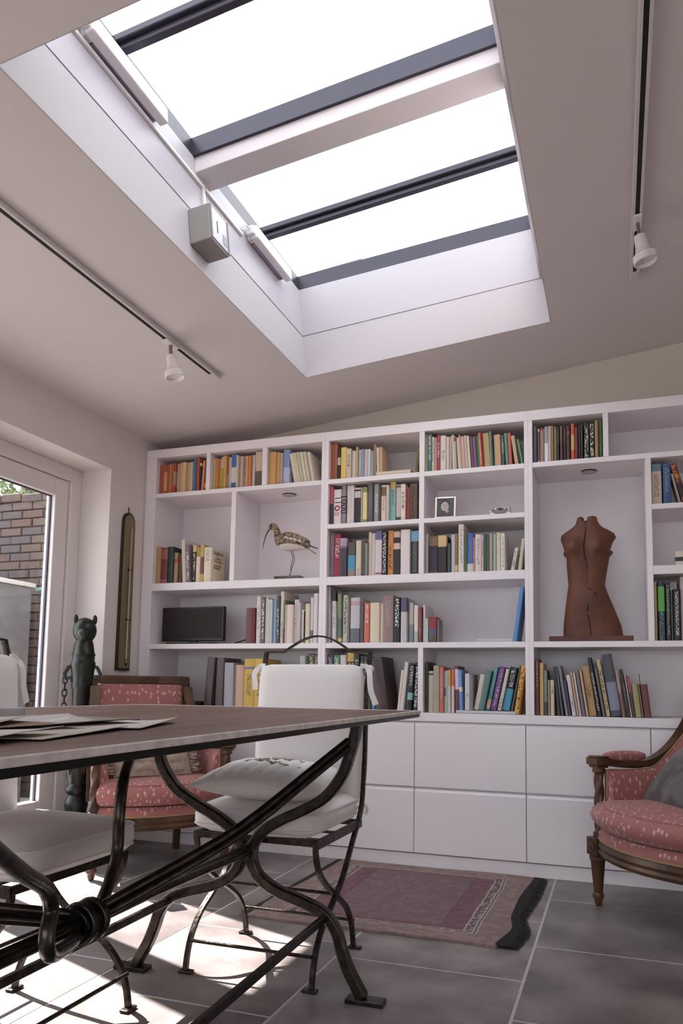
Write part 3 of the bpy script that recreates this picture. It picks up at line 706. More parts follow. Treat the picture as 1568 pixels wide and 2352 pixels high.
 (0.5472,0.0078,0.1654,-6,0.803,0.03,'6c5c50',{}),
 (0.5566,0.0343,0.1622,-6,0.803,0.03,'602c28',{'sp':'slip'}),
]),
('upper right compartment beside the torso',[
 (0.6128,0.0483,0.2098,0,1.857,0.03,'b4a494',{'b':[[0.82,1,'5c7890']],'t':['7c7068',0.2,0.75,1]}),
 (0.6668,0.0383,0.2056,0,1.857,0.03,'2c4c74',{'t':['8ca0b8',0.3,0.9,1]}),
 (0.7393,0.0092,0.1549,-13,1.857,0.03,'908478',{}),
 (0.7507,0.0328,0.2076,-15,1.857,0.03,'6c1c1c',{'t':['c89c30',0.55,0.97,3],'b':[[0.15,0.5,'2c1a1c']]}),
]),
('lower right compartment beside the torso',[
 (0.6135,0.0133,0.2936,0,1.178,0.03,'a08858',{}),
 (0.6306,0.0321,0.2927,0,1.178,0.03,'24284c',{'b':[[0.5,0.92,'4c9c3c']],'t':['58a848',0.0,0.5,2]}),
 (0.6665,0.0207,0.2876,0,1.178,0.03,'242824',{'t':['a8b0a0',0.1,0.95,1]}),
 (0.6891,0.0094,0.25,0,1.178,0.03,'4a4640',{}),
 (0.7003,0.0318,0.2534,0,1.178,0.03,'181618',{'t':['e8e0dc',0.1,0.95,1]}),
 (0.7332,0.0323,0.3139,0,1.178,0.03,'a09090',{}),
]),
('middle right compartment beside the torso',[
 (0.7148,0.0451,0.0704,0,1.548,0.03,'b8b0a0',{'b':[[0.3,0.6,'2c2828']]}),
]),
]
# ---------------------------------------------------------------- books
def bookmat():
    m = bpy.data.materials.new('book_cover'); m.use_nodes = True; N = m.node_tree.nodes; L = m.node_tree.links; b = N['Principled BSDF']
    b.inputs['Roughness'].default_value = .42
    def at(n):
        a = N.new('ShaderNodeAttribute'); a.attribute_type = 'OBJECT'; a.attribute_name = n; return a
    def M(op, a, c=None):
        q = N.new('ShaderNodeMath'); q.operation = op
        for i, v in enumerate((a, c)):
            if v is None: continue
            if isinstance(v, (int, float)): q.inputs[i].default_value = v
            else: L.new(v, q.inputs[i])
        return q.outputs[0]
    def sep(v):
        q = N.new('ShaderNodeSeparateXYZ'); L.new(v, q.inputs[0]); return q.outputs
    tc = N.new('ShaderNodeTexCoord'); X, Y, Z = sep(tc.outputs['Object'])
    size = sep(at('size').outputs['Vector'])
    t = M('DIVIDE', Z, size[2]); u = M('DIVIDE', X, size[0])
    cur = at('c0').outputs['Color']
    def mix(f, c):
        global_ = N.new('ShaderNodeMix'); global_.data_type = 'RGBA'; L.new(f, global_.inputs[0]); L.new(cur, global_.inputs[6]); L.new(c, global_.inputs[7]); return global_.outputs[2]
    for i in ('1','2'):
        r = sep(at('b'+i).outputs['Vector'])
        f = M('MULTIPLY', M('GREATER_THAN', t, r[0]), M('LESS_THAN', t, r[1])); f = M('MULTIPLY', f, M('LESS_THAN', Y, .03))
        cur = mix(f, at('c'+i).outputs['Color'])
    # small print along the spine: blotches the size of letters
    r = sep(at('bt').outputs['Vector'])
    cx_ = N.new('ShaderNodeCombineXYZ'); L.new(M('MULTIPLY', M('ADD', X, M('MULTIPLY', size[2], 7.3)), 160.), cx_.inputs[0]); L.new(M('DIVIDE', M('MULTIPLY', Z, 260.), r[2]), cx_.inputs[2]); L.new(M('MULTIPLY', size[0], 900.), cx_.inputs[1])
    nz = N.new('ShaderNodeTexNoise'); nz.inputs['Scale'].default_value = 1.; nz.inputs['Detail'].default_value = 1.5; L.new(cx_.outputs[0], nz.inputs['Vector'])
    f = M('GREATER_THAN', nz.outputs['Fac'], .53)
    f = M('MULTIPLY', f, M('MULTIPLY', M('GREATER_THAN', t, r[0]), M('LESS_THAN', t, r[1])))
    f = M('MULTIPLY', f, M('LESS_THAN', M('ABSOLUTE', u), M('ADD', .17, M('MULTIPLY', r[2], .06)))); f = M('MULTIPLY', f, M('LESS_THAN', Y, .004))
    cur = mix(f, at('ct').outputs['Color'])
    L.new(cur, b.inputs['Base Color']); return m
BOOK = bookmat(); PAGES = mat('book_pages', 'c8bca8', .9, col2='b4a690', scale=400, stretch=(1,.02,.02))
INK = mat('black_ink', '1a1818', .7); RED = mat('red_ink', '9c2830', .7)
WHT = mat('white_ink', 'd8d0cc', .7)
def hx(h, k=1.3):
    c = srgb(h); l = .3*c[0]+.55*c[1]+.15*c[2]
    return [min(.85, (x*.88+l*.12)*k) for x in c]
def cname(h):
    import colorsys
    r, g, b = [int(h[i:i+2],16)/255 for i in (0,2,4)]; H, s, v = colorsys.rgb_to_hsv(r,g,b); H *= 360
    if s < .14 or v < .17: return 'black' if v < .22 else 'charcoal' if v < .36 else 'grey' if v < .55 else 'pale grey' if v < .67 else 'white'
    if s < .27 and v > .6: return 'off-white' if 15 < H < 70 else 'pinkish white' if H > 300 else 'pale green' if H < 180 else 'pale blue'
    d = 'dark ' if v < .42 else 'pale ' if v > .66 and s < .35 else ''
    if H < 14 or H > 345: return d+('red' if s > .45 else 'rose brown')
    if H < 28: return d+('orange' if s > .7 and v > .55 else 'brown')
    if H < 44: return d+('orange' if s > .62 and v > .6 else 'tan' if v > .5 else 'brown')
    if H < 66: return d+('yellow' if s > .45 and v > .6 else 'olive')
    if H < 165: return d+'green'
    if H < 200: return d+'teal'
    if H < 262: return d+'blue'
    return d+'purple'
ORD = ['first','second','third','fourth','fifth','sixth','seventh','eighth','ninth','tenth','eleventh','twelfth','thirteenth','fourteenth','fifteenth','sixteenth','seventeenth','eighteenth','nineteenth','twentieth','twenty-first','twenty-second','twenty-third','twenty-fourth','twenty-fifth','twenty-sixth','twenty-seventh','twenty-eighth','twenty-ninth','thirtieth','thirty-first','thirty-second']
def put(o, w_, h, col, opt):
    o['size'] = [w_, 0., h]; o['c0'] = hx(col)
    bs = opt.get('b', [])
    for i in (0,1):
        if i < len(bs): o['b%d' % (i+1)] = [bs[i][0]+.0, bs[i][1]+.0001, 0.]; o['c%d' % (i+1)] = hx(bs[i][2])
        else: o['b%d' % (i+1)] = [2., 2., 0.]; o['c%d' % (i+1)] = [0., 0., 0.]
    tt = opt.get('t')
    if tt: o['bt'] = [tt[1]+.0, tt[2]+.0, float(tt[3])]; o['ct'] = hx(tt[0], .8)
    else: o['bt'] = [2., 2., 1.]; o['ct'] = [0., 0., 0.]
def make_book(w_, h, d, loc, lean, col, opt, label, group, flat=False):
    """cover wraps a rounded spine (front, y=0) and two boards; the pages are a child"""
    hw = w_/2; c = min(.0025, w_*.12); rr = min(.004, w_*.15)
    sec = [(-hw, d), (-hw, rr), (-hw+rr*.4, rr*.3), (-hw+rr, 0), (hw-rr, 0), (hw-rr*.4, rr*.3), (hw, rr), (hw, d), (hw-c, d), (hw-c, c+rr), (-hw+c, c+rr), (-hw+c, d)]
    o = MB().loft([[(x, y, 0) for x, y in sec], [(x, y, h) for x, y in sec]]).build('book', BOOK, smooth=30)
    o.location = loc; o.rotation_euler = (0, radians(lean), 0)
    put(o, w_, h, col, opt); tag(o, label, 'book', group)
    e = .003 if h > .12 else .002
    MB().box(-hw+c*.9, hw-c*.9, c+rr*.9, d-.004, e, h-e).build('pages', PAGES, o)
    return o
def place_row(nm, bks, prep='in'):
    grp = 'books '+prep+' the '+nm
    bks = [(*b[:2], min(b[2], {2.118:.2225, 1.856:.230, 1.857:.228}.get(b[4], .9)), *b[3:]) for b in bks]
    hs = sorted(b[2] for b in bks); med = hs[len(hs)//2]
    lo = LIM[nm]; G = []
    for X0, w_, h, lean, z, y, col, opt in bks:
        a = radians(lean); w_ = max(w_-.0006, .005); G.append([X0+w_*cos(a)*.5, w_, h, a, z])
    def ed(g, side, zz):
        x, w_, h, a, z = g; return x+side*w_/2*cos(a)+(zz)*math.tan(a)
    def clash(p, q):
        top = min(p[2]*cos(p[3])+p[4], q[2]*cos(q[3])+q[4])-max(p[4], q[4])
        if top <= 0: return 0
        return max(ed(p,1,t)-ed(q,-1,t) for t in (0, top))
    # slim neighbours lean alike, nothing passes through anything
    G[0][0] += max(0, lo[0]+.001-min(ed(G[0],-1,0), ed(G[0],-1,G[0][2])))
    for i in range(1, len(G)):
        c = clash(G[i-1], G[i])
        if c > .010 and abs(G[i][3]-G[i-1][3]) > radians(2): G[i][3] = G[i-1][3]+(radians(2) if G[i][3] > G[i-1][3] else -radians(2)); c = clash(G[i-1], G[i])
        if 0 < c < .004 and G[i][1] > c+.008: G[i][1] -= c; G[i][0] += c/2; c = clash(G[i-1], G[i])
        if c > 0: G[i][0] += c+.0004
    over = max(ed(G[-1],1,0), ed(G[-1],1,G[-1][2]*cos(G[-1][3])))-(lo[1]-.001)
    if over > 0: G[-1][0] -= over
    for i in range(len(G)-2, -1, -1):
        c = clash(G[i], G[i+1])
        if c > 0:
            cut = min(c, max(0, G[i][1]-.007)); G[i][1] -= cut; G[i][0] -= cut/2; c = clash(G[i], G[i+1])
            if c > 0: G[i][0] -= c
    for i, ((X0, w0, h, l0, z, y, col, opt), (x, w_, _, a, _2)) in enumerate(zip(bks, G)):
        rnd = random.Random(i*31+len(nm)); yy = y + rnd.uniform(-.008,.012); lean = math.degrees(a)
        d = max(min(.272-yy, h*rnd.uniform(.66,.76)), .07)
        zz = z+.5*w_*abs(sin(a))+.0005
        sz = 'thick ' if w_ > .045 else 'slim ' if w_ < .016 else ''
        sz = ('tall ' if h > med*1.13 else 'short ' if h < med*.85 else '')+sz
        bs = opt.get('b', []); ex = ''
        if opt.get('sp') == 'lenz': ex = ' showing its lettered cover'
        elif len(bs) and cname(bs[0][2]) != cname(col): ex = ' with '+cname(bs[0][2])+' band'
        elif opt.get('t'): ex = ' with lettering'
        if abs(lean) > 3: sz = 'leaning '+sz
        tail = ', '+ORD[i]+' from left, '+nm
        lab = sz+cname(col)+' book'+ex+tail
        if len(lab.split()) > 16: lab = sz+cname(col)+' book'+tail
        if len(lab.split()) > 16: lab = cname(col)+' book'+tail
        o = make_book(w_, h, d, (x, yy, zz), lean, col, opt, lab, grp)
        sp = opt.get('sp'); R90 = (radians(90),0,0); up = (radians(90), radians(90), 0)
        if sp == 'eleven':
            text('title', '11', .05, INK, o, (0,-.0006,h*.69), up)
            MB().tube([(cos(q*pi/8)*w_*.3, -.0008, h*.47+sin(q*pi/8)*w_*.3) for q in range(16)], .0035, 6, True).build('red_ring', RED, o)
            text('subtitle', 'IX', .03, RED, o, (0,-.0006,h*.3), R90)
        if sp == 'thousand': text('title', '1000', .058, INK, o, (0,-.0006,h*.52), up)
        if sp == 'birds': text('title', 'BIRDS', .058, INK, o, (0,-.0006,h*.62), up)
        if sp == 'lenz':
            xr = w_/2+.0006; sd_ = (radians(90),0,radians(90))
            text('cover_title', 'Siegfried\nLenz', .034, INK, o, (xr,d*.5,h*.80), sd_)
            text('cover_subtitle', 'Deutsch-\nstunde', .030, RED, o, (xr,d*.5,h*.58), sd_)
            text('cover_note', 'Roman', .026, INK, o, (xr,d*.42,h*.44), sd_)
        if sp == 'slip': MB().box(-.014,-.0125,.02,.075,h*.7,h+.055).build('page_marker', mat('olive_slip','6c6420',.8), o)
LIM = {'top left corner compartment':(-2.2725,-1.9195),'second compartment of the top row':(-1.8915,-1.540),'third compartment of the top row':(-1.508,-1.159),'top compartment left of the centre':(-1.1135,-.578),'top compartment right of the centre':(-.5475,-.0095),'top compartment above the torso':(.0345,.3865),
 'second shelf left of photo frame':(-1.1135,-.5775),'third shelf, left of centre':(-1.1135,-.5775),'third shelf below photo frame':(-.5475,-.0095),'shelf left of the wading bird':(-2.2725,-1.75),'shelf right of the black monitor':(-1.66,-1.159),'shelf above the arched chair top':(-1.1135,-.0095),
 'bottom shelf behind the white chair':(-2.2,-1.159),'bottom shelf left of the wide upright':(-.5475,-.0095),'bottom shelf right of the wide upright':(.0345,1.2),'upper right compartment beside the torso':(.6125,1.2),'lower right compartment beside the torso':(.6125,1.2),'middle right compartment beside the torso':(.6125,1.2)}
for nm, bks in ROWS:
    bks = [list(b) for b in bks]
    if nm == 'bottom shelf behind the arched chair top':
        # an upright stands between the third and fourth books of this run
        LIM['bottom shelf left of the middle upright'] = (-1.29,-1.159); LIM[nm] = (-1.1135,-.5775)
        place_row('bottom shelf left of the middle upright', bks[:3], 'on'); bks = bks[3:]
    place_row(nm, bks, 'on' if 'shelf' in nm else 'in')
# books lying flat
def flat_book(x0, x1, z, th, d, col, label, group, y=.03):
    t = make_book(th, x1-x0, d, (x1, y, z+th/2+.0006), 0, col, {}, label, group)
    t.rotation_euler = (0, radians(-90), 0); return t
flat_book(-.833,-.632,Z1t,.026,.2,'b8a890','cream book with red top lying flat beside a leaning olive book','books in the top compartment left of the centre',y=.02)
flat_book(-.262,-.075,S3t,.018,.2,'a8a0a4','white book lying flat near the leaning blue book','books on the shelf above the arched chair top')
flat_book(-.372,-.062,S4t,.0155,.22,'a8a4aa','long white board lying flat under the leaning books','books on the bottom shelf left of the wide upright',y=.012)
oz = S4t
for k, (x0,x1,th,col,lab) in enumerate([(-1.49,-1.31,.05,'6c6058','grey book at the bottom of the flat pile behind the chair'),(-1.485,-1.30,.05,'5c2830','dark red book in the middle of the flat pile behind the chair'),(-1.48,-1.31,.05,'a8a094','pale book second from top of the flat pile behind the chair'),(-1.475,-1.30,.045,'3c3848','dark blue book topmost of the flat pile behind the chair')]):
    o = flat_book(x0,x1,oz,th,.2,col,lab,'books lying in a pile behind the white chair',y=.03)
    if k == 3: text('title','Oxford',.034,WHT,o,(0,-.0006,.13),(radians(90),radians(90),0))
    oz += th+.001
# ---------------------------------------------------------------- rug
def rugmat():
    m = bpy.data.materials.new('rug_wool'); m.use_nodes = True; N = m.node_tree.nodes; L = m.node_tree.links; b = N['Principled BSDF']; b.inputs['Roughness'].default_value = .95
    tc = N.new('ShaderNodeTexCoord'); s = N.new('ShaderNodeSeparateXYZ'); L.new(tc.outputs['Object'], s.inputs[0])
    nw = N.new('ShaderNodeTexNoise'); nw.inputs['Scale'].default_value = 14; L.new(tc.outputs['Object'], nw.inputs['Vector'])
    def M(op, a, c=0.):
        q = N.new('ShaderNodeMath'); q.operation = op
        for i, v in enumerate((a, c)):
            if isinstance(v, (int, float)): q.inputs[i].default_value = v
            else: L.new(v, q.inputs[i])
        return q.outputs[0]
    wob = M('MULTIPLY', M('SUBTRACT', nw.outputs['Fac'], .5), .02)
    ax = M('ADD', M('ABSOLUTE', s.outputs[0]), wob); ay = M('ADD', M('ABSOLUTE', s.outputs[1]), wob)
    # distance in from the rug edge (half sizes .475 x .49)
    ex = M('SUBTRACT', .505, ax); ey = M('SUBTRACT', .525, ay)
    cur = None
    def rgb(h):
        q = N.new('ShaderNodeRGB'); q.outputs[0].default_value = (*[min(.8, c*1.22) for c in srgb(h)], 1); return q.outputs[0]
    def mix(f, a, c):
        q = N.new('ShaderNodeMix'); q.data_type = 'RGBA'; L.new(f, q.inputs[0]); L.new(a, q.inputs[6]); L.new(c, q.inputs[7]); return q.outputs[2]
    inx = lambda d: M('GREATER_THAN', ex, d); iny = lambda d: M('GREATER_THAN', ey, d)
    both = lambda dx, dy: M('MULTIPLY', inx(dx), iny(dy))
    n2 = N.new('ShaderNodeTexNoise'); n2.inputs['Scale'].default_value = 26; n2.inputs['Detail'].default_value = 6; L.new(tc.outputs['Object'], n2.inputs['Vector'])
    hi = M('GREATER_THAN', n2.outputs['Fac'], .52)
    cur = mix(hi, rgb('73605a'), rgb('85706a'))
    cur = mix(both(.105,.085), cur, rgb('9c908c')); cur = mix(both(.112,.09), cur, rgb('3c2c2c')); cur = mix(both(.118,.095), cur, rgb('a89c96'))
    mp = N.new('ShaderNodeMapping'); mp.inputs['Scale'].default_value = (1,1,1); L.new(tc.outputs['Object'], mp.inputs['Vector'])
    vo = N.new('ShaderNodeTexVoronoi'); vo.inputs['Scale'].default_value = 45; L.new(mp.outputs[0], vo.inputs['Vector'])
    cur = mix(both(.125,.1), cur, mix(M('GREATER_THAN', vo.outputs['Distance'], .45), rgb('8c807c'), rgb('4c3c40')))
    cur = mix(both(.155,.112), cur, rgb('a09490')); cur = mix(both(.163,.118), cur, mix(hi, rgb('583239'), rgb('663e45')))
    cur = mix(both(.25,.14), cur, rgb('45262c')); cur = mix(both(.258,.146), cur, mix(hi, rgb('5c464a'), rgb('655457')))
    # worn streaks across the pile
    mp2 = N.new('ShaderNodeMapping'); mp2.inputs['Scale'].default_value = (3,60,1); L.new(tc.outputs['Object'], mp2.inputs['Vector'])
    n3 = N.new('ShaderNodeTexNoise'); n3.inputs['Scale'].default_value = 1.; n3.inputs['Detail'].default_value = 4; L.new(mp2.outputs[0], n3.inputs['Vector'])
    cur = mix(M('MULTIPLY', n3.outputs['Fac'], .6), cur, rgb('7c686a'))
    L.new(cur, b.inputs['Base Color'])
    bp = N.new('ShaderNodeBump'); bp.inputs['Strength'].default_value = .5; bp.inputs['Distance'].default_value = .004
    n4 = N.new('ShaderNodeTexNoise'); n4.inputs['Scale'].default_value = 220; L.new(tc.outputs['Object'], n4.inputs['Vector']); L.new(n4.outputs['Fac'], bp.inputs['Height']); L.new(bp.outputs[0], b.inputs['Normal'])
    return m
rug = thing('rug', 'faded red and beige oriental rug with black fringed ends before the cabinets', 'rug', (-.485,-.548,0))
g = MB(); n_ = 40
def rz_(x, y): return .011 + .003*sin(9*x+2)*sin(7*y) 
def rx_(x, y):
    # the right end runs in a wave, the left end nearly straight
    K = [(-.53,.488),(-.32,.521),(-.14,.498),(.08,.496),(.53,.522)]; r_ = .522
    for (a, p), (b_, q) in zip(K, K[1:]):
        if a <= y <= b_: t_ = (y-a)/(b_-a); t_ = t_*t_*(3-2*t_); r_ = p+(q-p)*t_; break
    l_ = -.500-.025*(.5-y)
    return l_+(r_-l_)*(x+.475)/.95
for i in range(n_+1):
    for j in range(n_+1):
        x = -.475+.95*i/n_; y = -.525+1.045*j/n_; g.v.append((rx_(x,y), y+.006*sin(8*x)*(abs(y)/.52), rz_(x,y)))
for i in range(n_):
    for j in range(n_): a = i*(n_+1)+j; g.f.append((a, a+n_+1, a+n_+2, a+1))
edge = [i*(n_+1) for i in range(n_+1)]+[n_*(n_+1)+j for j in range(1,n_+1)]+[i*(n_+1)+n_ for i in range(n_-1,-1,-1)]+[j for j in range(n_-1,0,-1)]
o_ = len(g.v)
for e_ in edge: x,y,z = g.v[e_]; g.v.append((x,y,.001))
for k in range(len(edge)): k2 = (k+1) % len(edge); g.f.append((edge[k2], edge[k], o_+k, o_+k2))
g.build('pile', rugmat(), rug, smooth=True)
FR = mat('black_fringe', '15110f', .9)
for sgn in (1, -1):
    f = MB(); ns = 300
    for k in range(ns):
        y = -.52+1.035*k/(ns-1); L_ = (.068+.010*sin(y*9)+random.uniform(-.008,.006)) if sgn > 0 else .03+random.uniform(-.006,.006)
        x0 = rx_(.475*sgn, y); dy = random.uniform(-.005,.005)
        f.add([(x0-.006*sgn,y-.003,.0125),(x0-.006*sgn,y+.003,.0125),(x0+sgn*L_*.5,y+.0032+dy*.5,.011),(x0+sgn*L_*.5,y-.0032+dy*.5,.011),(x0+sgn*L_,y+.0026+dy,.003),(x0+sgn*L_,y-.0026+dy,.003)],[(0,1,2,3),(3,2,4,5)])
    stuff(f.build('fringe', FR, rug))
# ---------------------------------------------------------------- iron chairs
def iron_chair(label, loc, rz):
    t = thing('dining_chair', label, 'chair', loc, rz, 'wrought iron dining chairs')
    hx_ = .218; NX = (1,0,0)
    front = [(-.172,.437),(-.168,.40),(-.145,.35),(-.10,.305),(-.045,.268),(0,.24),(.06,.205),(.12,.165),(.165,.115),(.19,.06),(.203,0)]
    rear = [(-.203,0),(-.192,.06),(-.168,.115),(-.12,.168),(-.06,.205),(0,.24),(.05,.275),(.11,.335),(.16,.39),(.215,.445),(.25,.50),(.265,.58),(.277,.66),(.283,.80),(.287,.90),(.305,.99),(.33,1.068)]
    for sx in (-1,1):
        x = sx*hx_
        MB().strap(crom([(x-sx*.004,y,z) for y,z in front],4), .016, .013, NX).build('leg', IRON, t)
        MB().strap(crom([(x+sx*.004,y,z) for y,z in rear],4), .016, .013, NX).build('rear_post', IRON, t)
        for y in (-.205,.205): MB().box(x-.024,x+.024,y-.014,y+.014,.0005,.009).build('foot', IRON, t, bevel=.003)
        MB().box(x-.0075,x+.0075,-.178,.248,.418,.446).build('side_rail', IRON, t, bevel=.0015, seg=1)
    for y,z in ((-.197,.10),(.197,.10),(0,.24)):
        MB().tube([(-hx_,y,z),(hx_,y,z)], .006, 8).build('stretcher', IRON, t, smooth=True)
    MB().box(-hx_,hx_,-.181,-.167,.426,.446).build('front_rail', IRON, t, bevel=.0015, seg=1)
    MB().box(-hx_,hx_,.232,.246,.426,.446).build('back_rail', IRON, t, bevel=.0015, seg=1)
    for k in range(2): MB().box(-hx_+.01,hx_-.01,-.07+k*.14,-.045+k*.14,.422,.427).build('seat_slat', IRON, t)
    arch = [(-hx_,.33,1.068),(-.145,.33,1.068)]+[(-.145+.29*k/12,.33+.004*sin(pi*k/12),1.068+.064*sin(pi*k/12)) for k in range(1,12)]+[(.145,.33,1.068),(hx_,.33,1.068)]
    MB().strap(arch, .018, .007, (0,1,0)).build('arched_top_rail', IRON, t)
    MB().box(-hx_,hx_,.278,.284,.62,.65).build('back_slat', IRON, t)
    return t
PIPE = .0035
def rr_path(hx_, hy, z, r, n=6, zf=None):
    out = []
    for cx_, cy_, a0 in ((hx_-r,hy-r,0),(-hx_+r,hy-r,90),(-hx_+r,-hy+r,180),(hx_-r,-hy+r,270)):
        for k in range(n+1):
            a = radians(a0+90*k/n); x, y = cx_+r*cos(a), cy_+r*sin(a); out.append((x,y,z+(zf(x,y) if zf else 0)))
    return out
def strip(b, path, w_=.016, t_=.004, N=None):
    if N: return b.sweep(path, [(-t_/2,-w_/2),(t_/2,-w_/2),(t_/2,w_/2),(-t_/2,w_/2)], N)
    return b.sweep(path, [(-w_/2,-t_/2),(w_/2,-t_/2),(w_/2,t_/2),(-w_/2,t_/2)])
def seat_cushion(label, loc, rz, hz=.095):
    t = thing('seat_cushion', label, 'cushion', loc, rz, 'white chair seat cushions')
    MB().rbox((0,0,hz/2),(.45,.44,hz),.042,8,(.004,.004,.014)).build('cushion_body', LINEN, t, smooth=True)
    for z in (.026,hz-.020): MB().tube(rr_path(.224,.219,z,.045),PIPE,6,True).build('piping', LINEN, t, smooth=True)
    for sx in (-1,1): strip(MB(), crom([(sx*.20,.19,.03),(sx*.228,.222,.05),(sx*.243,.238,.04),(sx*.240,.236,.015)],4),.012,.003).build('tie', LINEN, t, smooth=True)
    return t
def back_cushion(label, loc, rz, tie=1):
    t = thing('back_cushion', label, 'cushion', loc, rz, 'white chair back cushions')
    M = Matrix.Rotation(radians(-4.), 3, 'X')
    MB().rbox((0,.012,.27),(.432,.062,.52),.028,9,(.002,.004,.002),M).build('cushion_body', LINEN, t, smooth=True)
    for sx in (-1,1):
        # tie knotted round the iron post, tails hanging
        MB().ell((sx*.232,.048,.515),(.017,.014,.016)).build('tie_knot', LINEN, t, smooth=True)
        strip(MB(), crom([(sx*.20,.03,.525),(sx*.222,.035,.525),(sx*.236,.03,.51)],3),.018,.006).build('tie', LINEN, t, smooth=True)
        l_ = .135 if sx > 0 else .085
        strip(MB(), crom([(sx*.234,.030,.515),(sx*.242,.018,.49),(sx*(.248 if sx > 0 else .238),.016,.515-l_*.6),(sx*(.268 if sx > 0 else .236),.018,.515-l_)],4),.022,.003,(0,1,0)).build('tie_tail', LINEN, t, smooth=True)
    return t
c1 = (-.693,-1.46,0)
iron_chair('wrought iron chair with crossed legs standing on the far side of the table end', c1, 0)
back_cushion('upright white canvas back cushion tied to the iron chair facing the viewer', (-.693,-1.215,.486), 0)
seat_cushion('white seat cushion under the quilted pillow on the iron chair', (-.70,-1.432,.4465), 0)
c2 = (-1.115,-2.185,0)
iron_chair('wrought iron chair with crossed legs at the left side of the table', c2, radians(90))
back_cushion('white canvas back cushion at the left edge of the picture', (-1.365,-2.185,.486), radians(90))
seat_cushion('white seat cushion of the chair at the left edge', (-1.12,-2.185,.4465), radians(90), .10)
# quilted pillow
def pillow(b, w_, d, h, n=22, pinch=.10, puff=2.2, quilt=0., droop=0.):
    top, bot = [], []
    for sgn, lst in ((1,top),(-1,bot)):
        for i in range(n+1):
            for j in range(n+1):
                u, v = -1+2*i/n, -1+2*j/n
                x = u*w_/2*(1-pinch*(1-abs(v)**2)*abs(u)**3); y = v*d/2*(1-pinch*(1-abs(u)**2)*abs(v)**3)
                k = max(0, (1-abs(u)**puff)*(1-abs(v)**puff))**.55
                z = sgn*h/2*k
                if quilt and sgn > 0: z += quilt*k*abs(sin(u*15+.6*sin(v*5)))**.6
                z -= droop*(u*u+v*v)
                lst.append((x,y,z))
    o = len(b.v); b.v += top+bot; m_ = (n+1)**2
    for i in range(n):
        for j in range(n):
            a = i*(n+1)+j; b.f.append((o+a,o+a+n+1,o+a+n+2,o+a+1)); b.f.append((o+m_+a,o+m_+a+1,o+m_+a+n+2,o+m_+a+n+1))
    for i in range(n):
        for p, q in ((i*(n+1),(i+1)*(n+1)),((i+1)*(n+1)+n,i*(n+1)+n),(i+1,i),(n*(n+1)+i,n*(n+1)+i+1)): b.f.append((o+p,o+m_+p,o+m_+q,o+q))
    return b
t = thing('throw_pillow', 'white quilted pillow with shell decoration lying on the iron chair seat', 'pillow', (-.715,-1.455,.605), radians(8))
t.rotation_euler = (radians(3), radians(2), radians(8))
pillow(MB(), .47, .42, .118, 58, .10, 2.4, .008).build('pillow_body', mat('quilted_cotton',(.74,.71,.68),.9,bump=.2,scale=120), t, smooth=True)
sh = MB(); rr = random.Random(4)
for k in range(64):
    u = -.17+.34*((k % 32)/31); v = .055*(1 if k > 31 else -1)*(.6+.5*sin(u*14)) + rr.uniform(-.012,.012)
    sh.ell((u,v,.067-1.05*(u*u+v*v)),(rr.uniform(.005,.011),rr.uniform(.004,.008),.006),7,4)
sh.build('shell_trim', mat('shell_beads','8c8074',.7,col2='b8aca0',scale=60), t, smooth=True)
# ---------------------------------------------------------------- table
tb = thing('dining_table', 'long table with brown top and forged steel trestle legs in the foreground', 'table', (-.668,-2.475,0), radians(1.6))
ZT = .8575; TX, TY = .517, .945
def topmat():
    m = mat('table_patina', (.12,.062,.047), .5, col2=(.19,.112,.088), scale=3.2, bump=.05, bscale=60, stretch=(6,.7,1), detail=6, spec=.28); return m
MB().box(-TX,TX,-TY,TY,ZT-.0094,ZT).build('table_top', topmat(), tb, bevel=.001, seg=1)
EDGE = mat('bare_zinc_edge', (.66,.62,.60), .6, 0., col2=(.50,.46,.45), scale=40)
for x0,x1,y0,y1 in ((-TX-.007,-TX,-TY-.007,TY+.007),(TX,TX+.007,-TY-.007,TY+.007),(-TX,TX,-TY-.007,-TY),(-TX,TX,TY,TY+.007)):
    MB().box(x0,x1,y0,y1,ZT-.0095,ZT+.0012).build('edge_trim', EDGE, tb, bevel=.0012, seg=1)
for x0,x1,y0,y1 in ((-TX-.004,-TX+.028,-TY,TY),(TX-.028,TX+.004,-TY,TY),(-TX+.028,TX-.028,-TY-.003,-TY+.03),(-TX+.028,TX-.028,TY-.03,TY+.003)):
    MB().box(x0,x1,y0,y1,ZT-.020,ZT-.0098).build('frame_rail', mat('black_steel','141214',.35,.6), tb, bevel=.001, seg=1)
sp = MB(); rr = random.Random(9)
for k in range(26): sp.lathe([(0,.0035*rr.uniform(.4,1)),(.0006,.003*rr.uniform(.3,.8))],(rr.uniform(-.5,.5),rr.uniform(-.6,.9),ZT+.0002),7)
stuff(sp.build('paint_specks', mat('white_specks','c8c0bc',.6), tb))
legp = [(.352,.838),(.358,.80),(.342,.735),(.315,.66),(.262,.592),(.19,.548),(.12,.515),(.055,.475),(.022,.43),(.018,.408),(.022,.375),(.045,.335),(.105,.298),(.19,.273),(.262,.245),(.302,.20),(.322,.145),(.345,.09),(.372,.045),(.392,.012)]
NXY = (0,1,0)
for yy in (.785,-.785):
    for sx in (1,-1):
        lg = MB().strap(crom([(sx*x,yy,z) for x,z in legp],4), .034, .034, NXY).build('leg', IRON2, tb, smooth=30, bevel=.006)
        MB().box(sx*.40-.058,sx*.40+.058,yy-.024,yy+.024,.0005,.014).build('foot_plate', IRON2, lg, bevel=.002)
    MB().box(-.38,.38,yy-.02,yy+.02,.832,.838).build('top_bar', IRON2, tb)
    MB().tube([(0,yy-.035,.408),(0,yy+.035,.408)],.026,14).build('hub', IRON2, tb, smooth=40)
